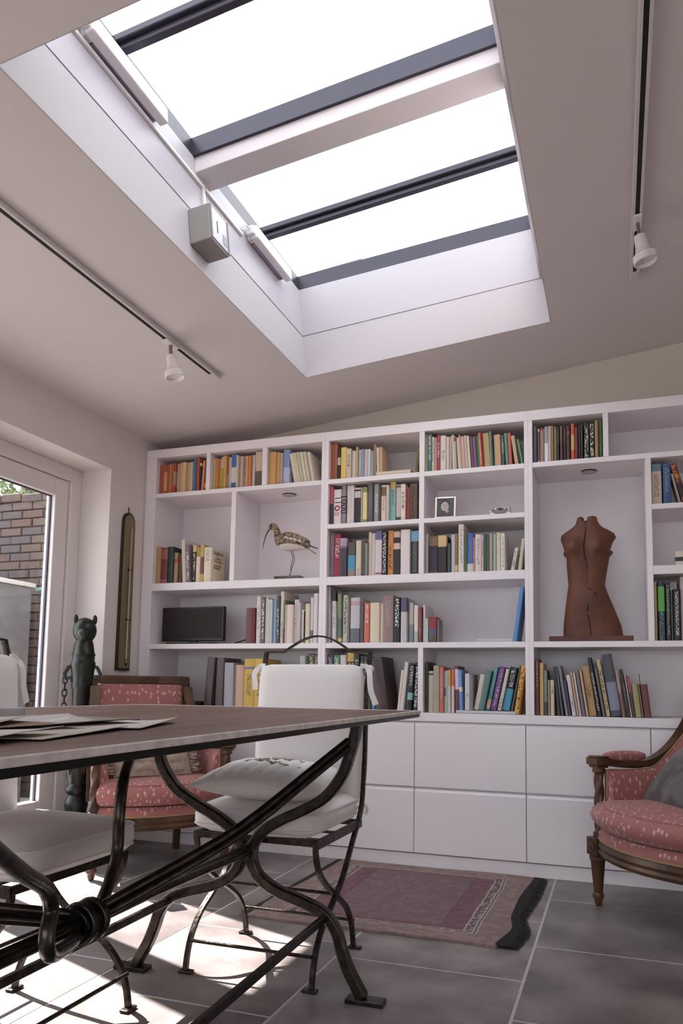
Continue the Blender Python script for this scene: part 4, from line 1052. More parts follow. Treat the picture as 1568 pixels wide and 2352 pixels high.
def twin(path, r=.0105, off=.0105, side=None):
    b = MB()
    P = [Vector(p) for p in crom(path, 6)]
    for sgn in (1,-1):
        Q = []
        for i, p in enumerate(P):
            a = P[max(i-1,0)]; c = P[min(i+1,len(P)-1)]; tt = (c-a).normalized(); s_ = tt.cross(Vector(side)).normalized() if side else tt.cross(Vector((0,0,1))).normalized()
            Q.append(p+s_*off*sgn)
        b.tube(Q, r, 10)
    return b
zc = .418
for sg in (1,-1):
    twin([(0,sg*.04,zc),(0,sg*.3,zc),(0,sg*.785,zc-.009)], .012, .012).build('stretcher', IRON2, tb, smooth=40)
    # long brace, straight rise to a trestle top
    twin([(sg*.012,sg*.03,zc+.012),(sg*.045,sg*.105,zc+.036),(sg*.142,sg*.33,.528),(sg*.198,sg*.46,.585),(sg*.262,sg*.607,.665),(sg*.338,sg*.775,.758)], side=(1,-.4,0)).build('long_brace', IRON2, tb, smooth=40)
    # ogee brace: out along the stretcher, up, then out to the table rail
    if sg > 0: og = [(0,.03,zc),(-.022,.085,.432),(-.055,.165,.472),(-.066,.20,.53),(-.062,.195,.61),(-.074,.222,.685),(-.115,.305,.728),(-.175,.43,.75),(-.26,.60,.79),(-.29,.68,.835)]
    else: og = [(0,-.03,.415),(.04,-.09,.408),(.088,-.20,.425),(.110,-.245,.447),(.112,-.252,.48),(.104,-.235,.52),(.118,-.27,.565),(.165,-.38,.62),(.22,-.52,.70),(.27,-.64,.78),(.29,-.69,.835)]
    MB().tube(crom(og,7), .0145, 12).build('curved_brace', IRON2, tb, smooth=40)
    MB().box(-.269*0+sg*.269-.008,sg*.269+.008,-.785,.785,.222,.244).build('lower_bar', IRON2, tb, bevel=.002, seg=1)
MB().tube([(0,-.04,zc),(0,.04,zc)],.04,18).build('collar', mat('black_collar','121111',.3,.7), tb, smooth=40, bevel=.005)
MB().tube([(0,.012,zc),(0,.028,zc)],.046,18).tube([(0,-.028,zc),(0,-.012,zc)],.046,18).build('collar_band', IRON2, tb, smooth=40, bevel=.003)
# ---------------------------------------------------------------- papers on the table
def sheet(label, x, y, rz, w_, d, col, dz=0., curl=.01, name='paper', cat='paper', group=None):
    b = MB(); n = 8
    for i in range(n+1):
        for j in range(n+1):
            u, v = i/n-.5, j/n-.5
            b.v.append((u*w_, v*d, .0012+curl*(abs(u)*2)**3*(.5+v)+.004*curl/.01*(sin(u*9+v*5+dz*900)*.5+.5)*.4))
    for i in range(n):
        for j in range(n): a = i*(n+1)+j; b.f.append((a,a+n+1,a+n+2,a+1))
    o = b.build(name, mat('paper_'+col, col, .75), smooth=True)
    md = o.modifiers.new('thick','SOLIDIFY'); md.thickness = .0008; md.offset = 1
    o.location = (x,y,ZT+.0015+dz); o.rotation_euler = (0,0,radians(rz)); return tag(o, label, cat, group)
sheet('crumpled white sheet at the right end of the paper heap', -.42,-2.76,20,.20,.26,'cfc8c6',0,.008)
sheet('grey white folded sheet beneath the crumpled sheet', -.50,-2.84,-12,.21,.297,'c0b8b6',.003,.008)
sheet('cream newspaper spread nearest the table edge', -.37,-3.0,14,.20,.26,'c8beb0',.0,.004)
sheet('brown wrapping paper strip in the paper heap', -.47,-3.02,-6,.20,.30,'8a6c58',.006,.004)
sheet('white torn sheet at left end of the paper heap', -.36,-3.16,15,.22,.24,'d0cac8',.004,.008)
sheet('pale letter lying on the brown wrapping paper', -.52,-3.0,28,.20,.26,'c4bcba',.011,.006)
tag(MB().box(-.60,-.46,-2.72,-2.60,ZT+.0005,ZT+.006).build('magazine', mat('magazine_cover','a09070',.35,col2='5c4c3c',scale=14), bevel=.001, seg=1), 'thin glossy magazine lying behind the paper heap', 'magazine')
ct = thing('clear_tray', 'clear plastic divided tray standing behind the papers', 'tray', (-.745,-2.86,ZT+.0005), radians(4))
CLR = mat('clear_acrylic', (.8,.8,.82), .1, spec=.6); CLR.node_tree.nodes['Principled BSDF'].inputs['Transmission Weight'].default_value = .85
MB().box(-.10,.10,-.16,.16,0,.002).build('tray_base', CLR, ct)
for x0,x1,y0,y1 in ((-.10,-.0985,-.16,.16),(.0985,.10,-.16,.16),(-.0985,.0985,-.16,-.1585),(-.0985,.0985,.1585,.16)): MB().box(x0,x1,y0,y1,.0022,.022).build('tray_wall', CLR, ct)
for y in (-.05,.05): MB().box(-.098,.098,y-.0007,y+.0007,.0022,.02).build('tray_divider', CLR, ct)
# ---------------------------------------------------------------- armchairs
def fabric():
    m = bpy.data.materials.new('pink_sprig_fabric'); m.use_nodes = True; N = m.node_tree.nodes; L = m.node_tree.links; b = N['Principled BSDF']; b.inputs['Roughness'].default_value = .75; b.inputs['Sheen Weight'].default_value = .15
    tc = N.new('ShaderNodeTexCoord'); mp = N.new('ShaderNodeMapping'); mp.inputs['Scale'].default_value = (48,48,23); L.new(tc.outputs['Object'], mp.inputs['Vector'])
    v = N.new('ShaderNodeTexVoronoi'); v.inputs['Scale'].default_value = 1.; v.inputs['Randomness'].default_value = .75; L.new(mp.outputs[0], v.inputs['Vector'])
    r = N.new('ShaderNodeValToRGB'); r.color_ramp.elements[0].position = .20; r.color_ramp.elements[0].color = (.58,.36,.33,1); r.color_ramp.elements[1].position = .34; r.color_ramp.elements[1].color = (.34,.125,.115,1)
    L.new(v.outputs['Distance'], r.inputs['Fac']); L.new(r.outputs['Color'], b.inputs['Base Color'])
    bp = N.new('ShaderNodeBump'); bp.inputs['Strength'].default_value = .15; bp.inputs['Distance'].default_value = .003; n = N.new('ShaderNodeTexNoise'); n.inputs['Scale'].default_value = 350; L.new(tc.outputs['Object'], n.inputs['Vector']); L.new(n.outputs['Fac'], bp.inputs['Height']); L.new(bp.outputs[0], b.inputs['Normal'])
    return m
FAB = fabric()
WOOD = mat('carved_walnut', (.035,.016,.008), .36, col2=(.105,.048,.02), scale=9, bump=.15, bscale=50, stretch=(1,1,.25))
BRAID = mat('tan_braid', '9c7c5c', .8, bump=.3, scale=300)
def outline(k=1., dy=0., n=10):
    """plan of the seat: bowed front, tapering to the back"""
    P = []
    for i in range(n+1):
        t_ = -1+2*i/n; P.append((.315*t_*k, (-.235-.095*(1-t_*t_))*k+dy))
    for i in range(1, 6): t_ = i/6; P.append(((.315-.075*t_)*k, (-.235+.475*t_)*k+dy))
    for i in range(n+1): t_ = 1-2*i/n; P.append((.24*t_*k, .24*k+dy))
    for i in range(1, 6): t_ = i/6; P.append((-(.24+.075*t_)*k, (.24-.475*t_)*k+dy))
    return P
def bergere(label, loc, rz):
    t = thing('armchair', label, 'armchair', loc, rz, 'pair of carved pink armchairs')
    def ring(k, z, dy=0): return [(x,y,z) for x,y in outline(k, dy)]
    for sx, y in ((-1,-.235),(1,-.235)):
        x = sx*.33
        lg = MB().lathe([(0,.012),(.012,.016),(.03,.019),(.036,.024),(.05,.025),(.056,.019),(.07,.020),(.19,.031),(.197,.036),(.212,.036),(.218,.03)],(x,y,0),20,rad=lambda a,z:1-.06*(abs(cos(a*5)) if .07 < z < .19 else 0)).build('leg', WOOD, t, smooth=30)
        MB().box(x-.034,x+.034,y-.034,y+.034,.216,.292).build('corner_block', WOOD, lg, bevel=.004)
        MB().lathe([(-.003,.02),(.002,.022),(.004,.012),(.008,.01)],(0,0,0),14).build('rosette', WOOD, lg, loc=(x,y-.036,.254), rot=(radians(90),0,0), smooth=40)
        # twisted arm post with a moulded cap
        pr = MB(); rings = []
        for i in range(49):
            z = .292+.30*i/48; r = .020 if 3 < i < 45 else .028
            rings.append([(x+cos(a)*r*(1+(.14*cos(3*a-z*70) if 3 < i < 45 else 0)), y+.012+sin(a)*r*(1+(.14*cos(3*a-z*70) if 3 < i < 45 else 0)), z) for a in [2*pi*k/18 for k in range(18)]])
        pst = pr.loft(rings).build('arm_post', WOOD, t, smooth=40)
        MB().box(x-.03,x+.03,y-.018,y+.042,.592,.604).box(x-.037,x+.037,y-.028,y+.052,.6045,.636).box(x-.032,x+.032,y-.022,y+.044,.6365,.644).build('post_cap', WOOD, pst, bevel=.004)
        arm = crom([(x,y+.03,.618),(x*.985,-.08,.605),(x*.955,.04,.612),(x*.91,.13,.66),(x*.85,.205,.745),(x*.80,.255,.84),(x*.785,.285,.915)],6)
        MB().sweep(arm, [(-.024,-.015),(.024,-.015),(.026,.008),(.012,.017),(-.012,.017),(-.026,.008)], (1,.12*sx,0)).build('arm_rail', WOOD, t, smooth=40)
        MB().rbox((x*.985,-.085,.640),(.056,.21,.036),.017,6,(0,0,.006),Matrix.Rotation(-.02,3,'Z')).build('arm_pad', FAB, t, smooth=True)
        # padded side panel below the arm
        lo = crom([(x*.97,-.20,.31),(x*.93,-.03,.31),(x*.86,.12,.31),(x*.76,.235,.31)],5)
        up = crom([(x*.97,-.20,.585),(x*.955,-.05,.585),(x*.92,.07,.61),(x*.80,.245,.80)],5)
        sp_ = MB(); n = len(lo); R_ = []
        for i in range(n):
            a, b_ = lo[i], up[i]; nrm = Vector((-sx,0,0)); ring_ = []
            for q, off in ((0,.0),(.0,.02),(.12,.045),(.5,.06),(.88,.045),(1,.02),(1,0)):
                p = a.lerp(b_, q); ring_.append(p+nrm*off)
            R_.append(ring_)
        sp_.loft(R_).build('side_panel', FAB, t, smooth=40)
        MB().tube([p+Vector((-sx*.02,0,0)) for p in up],.004,6).build('braid', BRAID, t, smooth=True)
        MB().tube([(x*.97-sx*.02,-.202,.31),(x*.97-sx*.02,-.202,.585)],.005,6).build('braid', BRAID, t, smooth=True)
    for sx in (-1,1):
        x = sx*.22
        MB().strap(crom([(x,.27,0),(x,.26,.1),(x,.25,.21),(x,.25,.30)],5),.036,.036,(1,0,0)).build('leg', WOOD, t, bevel=.004)
    MB().loft([ring(.985,.222),ring(1.03,.226),ring(1.045,.24),ring(1.03,.252),ring(1.045,.266),ring(1.03,.285),ring(.96,.288)]).build('seat_rail', WOOD, t, smooth=30)
    MB().loft([ring(.97,.286),ring(1.012,.29),ring(1.02,.315),ring(.985,.335),ring(.9,.338)]).build('seat_base', FAB, t, smooth=40)
    MB().tube([(x,y,.2915) for x,y in outline(1.018)],.006,6,True).build('braid', BRAID, t, smooth=True)
    MB().loft([ring(.90,.339,-.01),ring(.98,.345,-.015),ring(1.03,.365,-.02),ring(1.055,.395,-.025),ring(1.03,.425,-.02),ring(.96,.447,-.015),ring(.85,.458,-.01),ring(.6,.467),ring(.3,.470),ring(.02,.471)]).build('seat_cushion', FAB, t, smooth=60)
    MB().tube([(x,y,.441) for x,y in outline(.985,-.016)],.004,6,True).build('piping', FAB, t, smooth=True)
    # rectangular back: carved frame and padded panel, raked backwards
    def bp(u, z): return (u, .245+.10*(z-.3)/.65, z)
    fr = MB()
    hw = .262
    prof = [(-.022,-.02),(.022,-.02),(.022,.014),(.010,.022),(-.010,.022),(-.022,.014)]
    for sx in (-1,1): MB().sweep([bp(sx*hw,.30),bp(sx*hw,.6),bp(sx*hw,.955)], prof, (1,0,0)).build('back_stile', WOOD, t, smooth=30)
    MB().sweep([bp(-hw-.022,.957),bp(hw+.022,.957)], [(-.02,-.022),(.02,-.022),(.02,.022),(-.02,.022)], (0,1,.15)).build('top_rail', WOOD, t, bevel=.005)
    M = Matrix.Rotation(radians(-8.7),3,'X')
    MB().rbox((0,.293,.645),(.488,.05,.58),.022,9,(0,.02,0),M).build('back_panel', FAB, t, smooth=True)
    zs = [(-.226,.40),(.226,.40),(.226,.905),(-.226,.905)]
    MB().tube([(u,bp(u,z)[1]-.024,z) for u,z in zs],.0055,6,True).build('braid', BRAID, t, smooth=True)
    return t
th1 = radians(49)
def rot2(p, a, c): return (c[0]+p[0]*cos(a)-p[1]*sin(a), c[1]+p[0]*sin(a)+p[1]*cos(a), 0)
# front left leg stands at a known spot
def from_leg(leg, a):
    o = rot2((-.33,-.235), a, (0,0)); return (leg[0]-o[0], leg[1]-o[1], 0)
p1 = from_leg((-1.95,-.845), th1)
bergere('carved walnut armchair in pink sprig fabric by the glass door, beige cushion on it', p1, th1)
th2 = radians(-50)
p2 = from_leg((.34,-.374), th2)
bergere('carved walnut armchair in pink sprig fabric at the right edge of the room', p2, th2)
# ruffled beige cushion on the left armchair
BEI = mat('beige_ruched_linen', '8c7a6c', .9, col2='a49284', scale=40)
c_ = rot2((-.03,-.04), th1, p1)
t = thing('ruched_cushion', 'beige ruched cushion with frilled edge leaning in the left pink armchair', 'cushion', (c_[0],c_[1],.462), th1)
b = MB(); n = 34
for sgn in (-1,1):
    for i in range(n+1):
        for j in range(n+1):
            u, v = -1+2*i/n, -1+2*j/n; k = max(0,(1-u**4)*(1-v**4))**.5
            z = .165+v*.165; y = sgn*.065*k
            if sgn < 0: y -= .016*k*abs(sin(v*11+.5*sin(u*3)+.25*sin(u*8)))
            b.v.append((u*.2, y+.30*(v+1)/2-.12, z))
m_ = (n+1)**2
for i in range(n):
    for j in range(n):
        a = i*(n+1)+j; b.f.append((a,a+n+1,a+n+2,a+1)); b.f.append((m_+a,m_+a+1,m_+a+n+2,m_+a+n+1))
b.build('cushion_body', BEI, t, smooth=True)
def frill(side):
    fb = MB(); R_ = []
    for k in range(70):
        s_ = k/69; 
        z = .02+.31*s_; x = side*.195; yb = .28*s_-.12
        R_.append([(x,yb,z),(x+side*(.028+.006*sin(k*1.3)),yb+.012*sin(k*1.7),z+.006*sin(k*2.1)),(x+side*(.045+.008*sin(k*.9)),yb+.02*sin(k*1.7),z+.008*sin(k*1.1))])
    for r in R_: fb.v += r
    for k in range(69):
        for q in range(2): fb.f.append((k*3+q,k*3+q+1,k*3+q+4,k*3+q+3))
    o = fb.build('frill', BEI, t, smooth=True); md = o.modifiers.new('th','SOLIDIFY'); md.thickness = .003
frill(-1); frill(1)
# dark cushion on the right armchair
c_ = rot2((-.07,.02), th2, p2)
t = thing('dark_cushion', 'charcoal patterned velvet cushion leaning in the right pink armchair', 'cushion', (c_[0],c_[1],.575), th2)
t.rotation_euler = (radians(48),radians(-6),th2+radians(-14))
pillow(MB(), .40, .36, .13, 20, .08).build('cushion_body', mat('charcoal_velvet','2a2528',.8,col2='5a5254',scale=10,detail=5,pos=(.45,.6),sheen=.4), t, smooth=True)
# ---------------------------------------------------------------- cast iron bollard with bear's head
CAST = mat('dark_green_cast_iron', '12150f', .34, .2, col2='1e231f', scale=12, bump=.25, bscale=25)
bo = thing('bollard', 'dark green cast iron bollard topped with an animal head by the glass door', 'bollard', (-2.38,-.455,0), radians(-58+90+5))
fl = lambda a, z: 1-.07*abs(sin(a*6)) if (.54 < z < .90) else 1.
MB().lathe([(0,.098),(.03,.098),(.05,.08),(.10,.072),(.13,.06),(.24,.056),(.27,.062),(.30,.056),(.325,.046),(.345,.060),(.365,.062),(.385,.047),(.40,.05),(.43,.06),(.47,.061),(.51,.052),(.54,.042),(.90,.052),(.905,.056),(.925,.058),(.94,.054),(.99,.060),(1.03,.064),(1.045,.066),(1.055,.060),(1.085,.060),(1.092,.064),(1.10,.058),(1.15,.05),(1.18,.04)],n=32,rad=fl).build('post', CAST, bo, smooth=45)
for k in range(4): MB().ell((cos(k*pi/2+pi/4)*.045,sin(k*pi/2+pi/4)*.045,.47),(.024,.024,.045),10,7).build('lion_mask', CAST, bo, smooth=True)
for sx in (-1,1):
    lug = MB().strap([(sx*.05,0,1.03),(sx*.075,0,1.02),(sx*.093,0,.985),(sx*.085,0,.955),(sx*.06,0,.965),(sx*.05,0,.94)],.020,.020,(0,1,0)).build('chain_lug', CAST, bo, bevel=.003)
hd = MB().ell((0,-.005,1.225),(.063,.064,.074),18,12).build('head', CAST, bo, smooth=True)
MB().ell((0,-.062,1.205),(.037,.036,.034),14,9).ell((0,-.092,1.214),(.013,.008,.009),10,6).build('muzzle', CAST, hd, smooth=True)
for sx in (-1,1):
    MB().ell((sx*.050,0,1.288),(.013,.010,.028),12,8).build('ear', CAST, hd, smooth=True)
    MB().ell((sx*.026,-.055,1.245),(.007,.006,.006),8,6).build('eye', CAST, hd, smooth=True)
ch = MB().tube([(-.085,0,.99),(-.09,-.0,.975)],.005,6).build('chain', CAST, bo, smooth=True)
for k in range(8):
    z = .95-k*.036; pts = [(-.090+(cos(q*pi/6)*.012 if k % 2 == 0 else 0), (0 if k % 2 == 0 else cos(q*pi/6)*.012), z+sin(q*pi/6)*.022) for q in range(12)]
    MB().tube(pts,.0042,6,True).build('chain_link', CAST, ch, smooth=True)
# ---------------------------------------------------------------- things on walls and ceiling
def oval_board():
    t = thing('wall_thermometer', 'long narrow olive board with rounded top and glass tube on the left wall', 'thermometer', (XL+.0005,-.148,1.012))
    t.rotation_euler = (0,0,radians(90)); hw_ = .062; H = .955
    def shape(hw, z0, z1):
        P = [(-hw*1.02,z0),(hw*1.02,z0)]
        for k in range(13): a = pi*k/12; P.append((hw*.92*cos(a), z1-hw+hw*sin(a)))
        return P
    MB().loft([[(x,0,z) for x,z in shape(hw_,0,H)],[(x,-.014,z) for x,z in shape(hw_,0,H)]]).build('board', mat('dark_bronze_rim','3a3128',.4,.5), t, bevel=.002)
    MB().loft([[(x,-.0145,z) for x,z in shape(hw_-.012,.014,H-.014)],[(x,-.018,z) for x,z in shape(hw_-.012,.014,H-.014)]]).build('scale_plate', mat('olive_brass','6e6248',.5,0.,col2='807254',scale=14,stretch=(1,1,.2)), t)
    MB().tube([(.012,-.024,.04),(.012,-.024,.86)],.005,8).build('glass_tube', mat('thermometer_glass','a89c84',.15), t, smooth=True)
    MB().ell((.012,-.025,.05),(.010,.008,.022)).build('bulb', mat('mercury','78706c',.2,.9), t, smooth=True)
    for z in (.30,.60): MB().box(-.004,.03,-.027,-.0185,z,z+.008).build('clip', BLACK, t)
    tk = MB()
    for k in range(46): tk.box(.022,.032 if k % 5 else .038,-.0184,-.0181,.12+k*.012,.1215+k*.012)
    tk.build('scale_marks', INK, t)
    MB().tube([(0,-.004,H-.002),(0,-.006,H+.022),(0,.0,H+.034)],.003,6).build('hook', mat('hook_iron','3a3432',.5,.6), t, smooth=True)
oval_board()
def track(label, x, y0, y1, spots, side=1):
    zc_ = CA+CB*x; rx = -math.atan(CB)
    t = thing('track_light', label, 'light', (x,(y0+y1)/2,zc_), 0, 'white ceiling tracks'); t.rotation_euler = (0,rx,0)
    L_ = (y1-y0)/2; TW = mat('white_track', (.62,.59,.59), .4)
    MB().box(-.019,-.008,-L_,L_,-.024,-.001).box(.008,.019,-L_,L_,-.024,-.001).box(-.008,.008,-L_,L_,-.005,-.001).build('rail', TW, t, bevel=.001, seg=1)
    MB().box(-.0079,.0079,-L_,L_-.07,-.021,-.0055).build('conductor_slot', mat('track_slot','120f0e',.6,0.), t)
    MB().box(-.0195,.0195,L_-.075,L_+.004,-.0255,-.0008).build('end_feed', TW, t, bevel=.002)
    for y in spots:
        yy = y-(y0+y1)/2
        a = MB().box(-.0165,.0165,yy-.05,yy+.05,-.036,-.0262).build('adapter', WPLAST, t, bevel=.003)
        s_ = MB().box(-.006,.006,yy-.008,yy+.008,-.095,-.0365).build('stem', mat('stem_chrome','8c8484',.35,.8), t, bevel=.002)
        dr = Vector((.10*side,.05,-1)).normalized(); M = dr.to_track_quat('Z','Y').to_matrix()
        hd_ = MB(); prof = [(0,.014),(.004,.022),(.05,.026),(.075,.033),(.085,.044),(.112,.046),(.114,.042),(.10,.036),(.098,0)]
        rings = [[Vector((0,yy,-.085))+M @ Vector((cos(2*pi*k/20)*max(r,1e-4), sin(2*pi*k/20)*max(r,1e-4), z)) for k in range(20)] for z, r in prof]
        hd_.loft(rings).build('lamp_head', WPLAST, t, smooth=40)
    return t
track('white ceiling light track with one spotlight left of the skylight', -1.533, -3.7, -.555, [-.992], 1)
track('white ceiling light track with one spotlight right of the skylight', .535, -3.7, -.48, [-.93], .9)
# actuator boxes and trunking on the rooflight kerb, grey wall box
def actuator(label, t0, t1, h):
    t = thing('window_actuator', label, 'motor', (0,0,0), 0, 'white rooflight actuators'); s0 = sL+.007
    def sb(b, *a): return skbox(b, *a)
    c = Vector(sk(s0+.03,(t0+t1)/2,h)); t.location = c
    def bl(b, n, m_, bv=.002, par=t):
        b.v = [tuple(Vector(p)-c) for p in b.v]; return b.build(n, m_, par, bevel=bv)
    bl(sb(MB(), s0+.022,s0+.060,t0,t1,h-.02,h+.045), 'motor_housing', WPLAST, .006)
    bl(sb(MB(), s0+.0005,s0+.021,t0+.05,t1-.02,h-.012,h+.03), 'mounting_rail', mat('kerb_grey','9c98a4',.4,.3))
    for tt in (t0+.01,t1-.06): bl(sb(MB(), s0+.0005,s0+.021,tt,tt+.035,h-.012,h+.05), 'bracket', WPLAST, .003)
    bl(sb(MB(), s0+.012,s0+.05,t0-.022,t0-.0005,h-.008,h+.035), 'end_cap', WPLAST, .005)
    b = MB(); pts = [Vector(sk(*p)) for p in ((s0+.03,t0-.02,h+.02),(s0+.03,t0-.06,h+.01),(s0+.014,t0-.075,h-.01),(s0+.018,t0-.06,h-.012))]
    bl(b.tube(crom(pts,5),.004,6), 'cable', WPLAST, 0)
    return t
actuator('larger white rooflight opener on the near part of the kerb', -2.08, -1.66, .43)
actuator('smaller white rooflight opener on the far part of the kerb', -.935, -.545, .43)
tk = MB(); skbox(tk, sL+.0065, sL+.018, -2.16, -1.335, .396, .410); skbox(tk, sL+.0065, sL+.018, -1.335, -1.322, .25, .412); skbox(tk, sL+.0065, sL+.018, -1.31, -.985, .398, .412)
tag(tk.build('cable_trunking', WPLAST, bevel=.001, seg=1), 'thin white cable trunking running along the rooflight kerb', 'cable trunking')
gbx = thing('control_box', 'square grey box with a glazed white dial fixed to the skylight well', 'box', sk(sL+.0045,-1.382,.145))
cb = Vector(gbx.location)
def gbuild(b, n, m_, bv=.002, par=gbx):
    b.v = [tuple(Vector(p)-cb) for p in b.v]; return b.build(n, m_, par, bevel=bv)
GB = mat('grey_enamel','8a8682',.4)
s0 = sL+.0048
gbuild(skbox(MB(), s0,s0+.095,-1.454,-1.31,.07,.221), 'housing', GB, .004)
gbuild(skbox(MB(), s0+.0952,s0+.099,-1.444,-1.32,.08,.211), 'dial', mat('dial_white','b8b8c4',.3), .002)
gbuild(skbox(MB(), s0+.0992,s0+.1005,-1.405,-1.399,.12,.17), 'hand', BLACK, 0)
gbuild(skbox(MB(), s0+.0992,s0+.1005,-1.36,-1.33,.10,.14), 'label_plate', mat('label_grey','8c8c98',.4), 0)
gbuild(skbox(MB(), s0+.0955,s0+.103,-1.4525,-1.4445,.073,.218), 'bezel', GB, .001); gbuild(skbox(MB(), s0+.0955,s0+.103,-1.3195,-1.3115,.073,.218), 'bezel', GB, .001)
# ---------------------------------------------------------------- things on the shelves
tv = thing('monitor', 'small black flat monitor standing on the shelf below the lettered book', 'monitor', (-2.01,.065,S3t+.0005), radians(-3))
MB().box(-.222,.222,-.012,.02,.02,.228).build('housing', BLACK, tv, bevel=.004)
MB().box(-.213,.213,-.0135,-.0122,.034,.22).build('screen', mat('dark_screen','2c2624',.6,spec=.2), tv)
MB().box(-.16,.16,-.05,.06,0,.008).box(-.03,.03,-.005,.012,.0085,.03).build('stand', BLACK, tv, bevel=.002)
tag(MB().tube(crom([(-1.70,.03,S3t+.004),(-1.665,.06,S3t+.02),(-1.648,.10,S3t+.05),(-1.645,.13,S3t+.19)],4),.0035,6).build('power_cable', BLACK, smooth=True), 'thin black cable beside the dark red book', 'cable')
# wading bird
BRN = mat('bird_brown','4a3c30',.7,col2='94806a',scale=55,detail=2,pos=(.42,.58)); BWH = mat('bird_white','c0b8b2',.7); BDK = mat('bird_dark','2e2622',.5)
bd = thing('bird_sculpture', 'carved wooden curlew with long curved bill on a small plinth', 'sculpture', (-1.374,.06,S2t+.0005))
MB().box(-.082,.082,-.035,.035,0,.02).build('plinth', mat('driftwood','4c4440',.8,col2='6c625c',scale=20,bump=.3), bd, bevel=.003)
def body(path, rad, sy=.8):
    b = MB(); P = crom(path, 5); n = len(P); R_ = []
    for i, p in enumerate(P):
        a = P[max(i-1,0)]; c = P[min(i+1,n-1)]; tt = (c-a).normalized(); up = Vector((0,1,0)); bb = tt.cross(up).normalized()
        q = i/(n-1)*(len(rad)-1); k = min(int(q), len(rad)-2); r = rad[k]+(rad[k+1]-rad[k])*(q-k)
        R_.append([p+up*cos(w_)*r*sy+bb*sin(w_)*r for w_ in [2*pi*j/14 for j in range(14)]])
    return b.loft(R_)
body([(.128,0,.195),(.085,0,.212),(.04,0,.228),(-.01,0,.236),(-.05,0,.238),(-.075,0,.262),(-.088,0,.295),(-.10,0,.318),(-.118,0,.326),(-.135,0,.314)],[.010,.028,.044,.051,.047,.028,.020,.0195,.020,.010]).build('body', BRN, bd, smooth=True)
body([(.10,0,.192),(.05,0,.203),(0,0,.210),(-.045,0,.213),(-.062,0,.226)],[.012,.032,.041,.036,.02],.86).build('belly', BWH, bd, smooth=True)
for sy in (-1,1):
    wn = MB().ell((.035,sy*.028,.240),(.085,.013,.030),14,8,Matrix.Rotation(radians(14),3,'Y')).build('wing', BRN, bd, smooth=True)
    for k in range(4): MB().ell((-.005+k*.028,sy*.041,.245-k*.008),(.014,.003,.007),8,5,Matrix.Rotation(radians(25),3,'Y')).build('wing_feather', BWH, wn, smooth=True)
MB().strap([(.11,0,.203),(.15,0,.188),(.172,0,.180)],.02,.006,(0,1,0)).build('tail', BDK, bd); MB().strap([(.10,0,.190),(.14,0,.165),(.165,0,.148)],.016,.005,(0,1,0)).build('tail', BRN, bd)
MB().tube(crom([(-.132,0,.315),(-.152,0,.285),(-.168,0,.24),(-.176,0,.195)],5),lambda q:.0045-.003*q,8).build('bill', BDK, bd, smooth=True)
for sy in (-1,1): MB().ell((-.122,sy*.0165,.325),(.004,.002,.004),8,6).build('eye', BLACK, bd, smooth=True)
for x0, k in ((-.006,1),(.012,-1)): MB().tube(crom([(.012,k*.012,.17),(.026,k*.012,.128),(.018,k*.01,.09),(x0,k*.012,.02)],4),.0028,6).build('leg', mat('bird_leg','6c6460',.5), bd, smooth=True)
# torso
TC = mat('terracotta', (.088,.026,.013), .62, col2=(.135,.045,.022), scale=7, bump=.2, bscale=40)
ts = thing('torso_sculpture', 'cracked terracotta female torso standing on a wooden board in the tall niche', 'sculpture', (.312,.10,S3t+.0005))
MB().box(-.203,.203,-.085,.095,0,.027).build('board', mat('red_brown_board','4a2418',.5,col2='5c3022',scale=14), ts, bevel=.002)
k_ = .405/186.2/3.92*1.0
PX = [(2180,375,905),(2078,378,890),(2000,385,862),(1900,398,825),(1800,410,787),(1740,418,765),(1690,426,753),(1600,420,766),(1500,412,784),(1425,412,797),(1405,392,820),(1383,383,828),(1362,395,803),(1290,376,828),(1245,360,858),(1205,368,842),(1170,415,790),(1145,452,745),(1115,490,715),(1080,506,698)]
rings = []; zt0 = .0275
for y_, a, b2 in PX:
    z = zt0+(2180-y_)*k_*.985; xc = ((a+b2)/2-623)*k_; hw_ = (b2-a)/2*k_; dp = .085 if y_ > 1800 else .07 if y_ > 1450 else .075 if y_ > 1250 else .05 if y_ > 1120 else .036
    ring_ = []
    for j in range(40):
        th = 2*pi*j/40; x = cos(th); y = sin(th)
        sx_ = (abs(x)**.85)*(1 if x > 0 else -1); yy_ = (abs(y)**.9)*(1 if y > 0 else -1)
        px = xc+sx_*hw_; py = yy_*dp*(.9 if y < 0 else .5)
        if y < 0:
            for bx in (465,700): # breasts
                py -= .045*math.exp(-((px-(bx-623)*k_)/.034)**2-((z-(zt0+(2180-1345)*k_))/.036)**2)
            py += .010*math.exp(-((px-(590-623)*k_)/.010)**2)*(1 if y_ > 1250 and y_ < 1700 else .4)
            py -= .02*math.exp(-((px-(600-623)*k_)/.06)**2-((z-(zt0+(2180-1850)*k_))/.05)**2)
            py += .012*math.exp(-((px-(612-623)*k_)/.010)**2-((z-(zt0+.03))/.06)**2)
        ring_.append((px, py, z))
    rings.append(ring_)
MB().loft(rings).build('torso', TC, ts, smooth=60)
def horn(x0, x1, y0, y1):
    xc = ((x0+x1)/2-623)*k_; hw_ = (x1-x0)/2*k_; za = zt0+(2180-y0)*k_*.985; zb = zt0+(2180-y1)*k_*.985
    MB().lathe([(za-.012,hw_*1.02),(za+.004,hw_),(za+(zb-za)*.6,hw_*.86),(zb-.004,hw_*.7),(zb,hw_*.3)],(xc,0,0),16,1,.03/max(hw_,.01)*.9,lambda a,z:1+.08*sin(3*a+z*120)).build('neck_stub', TC, ts, smooth=50)
horn(505,578,1092,1030); horn(592,698,1092,1028)
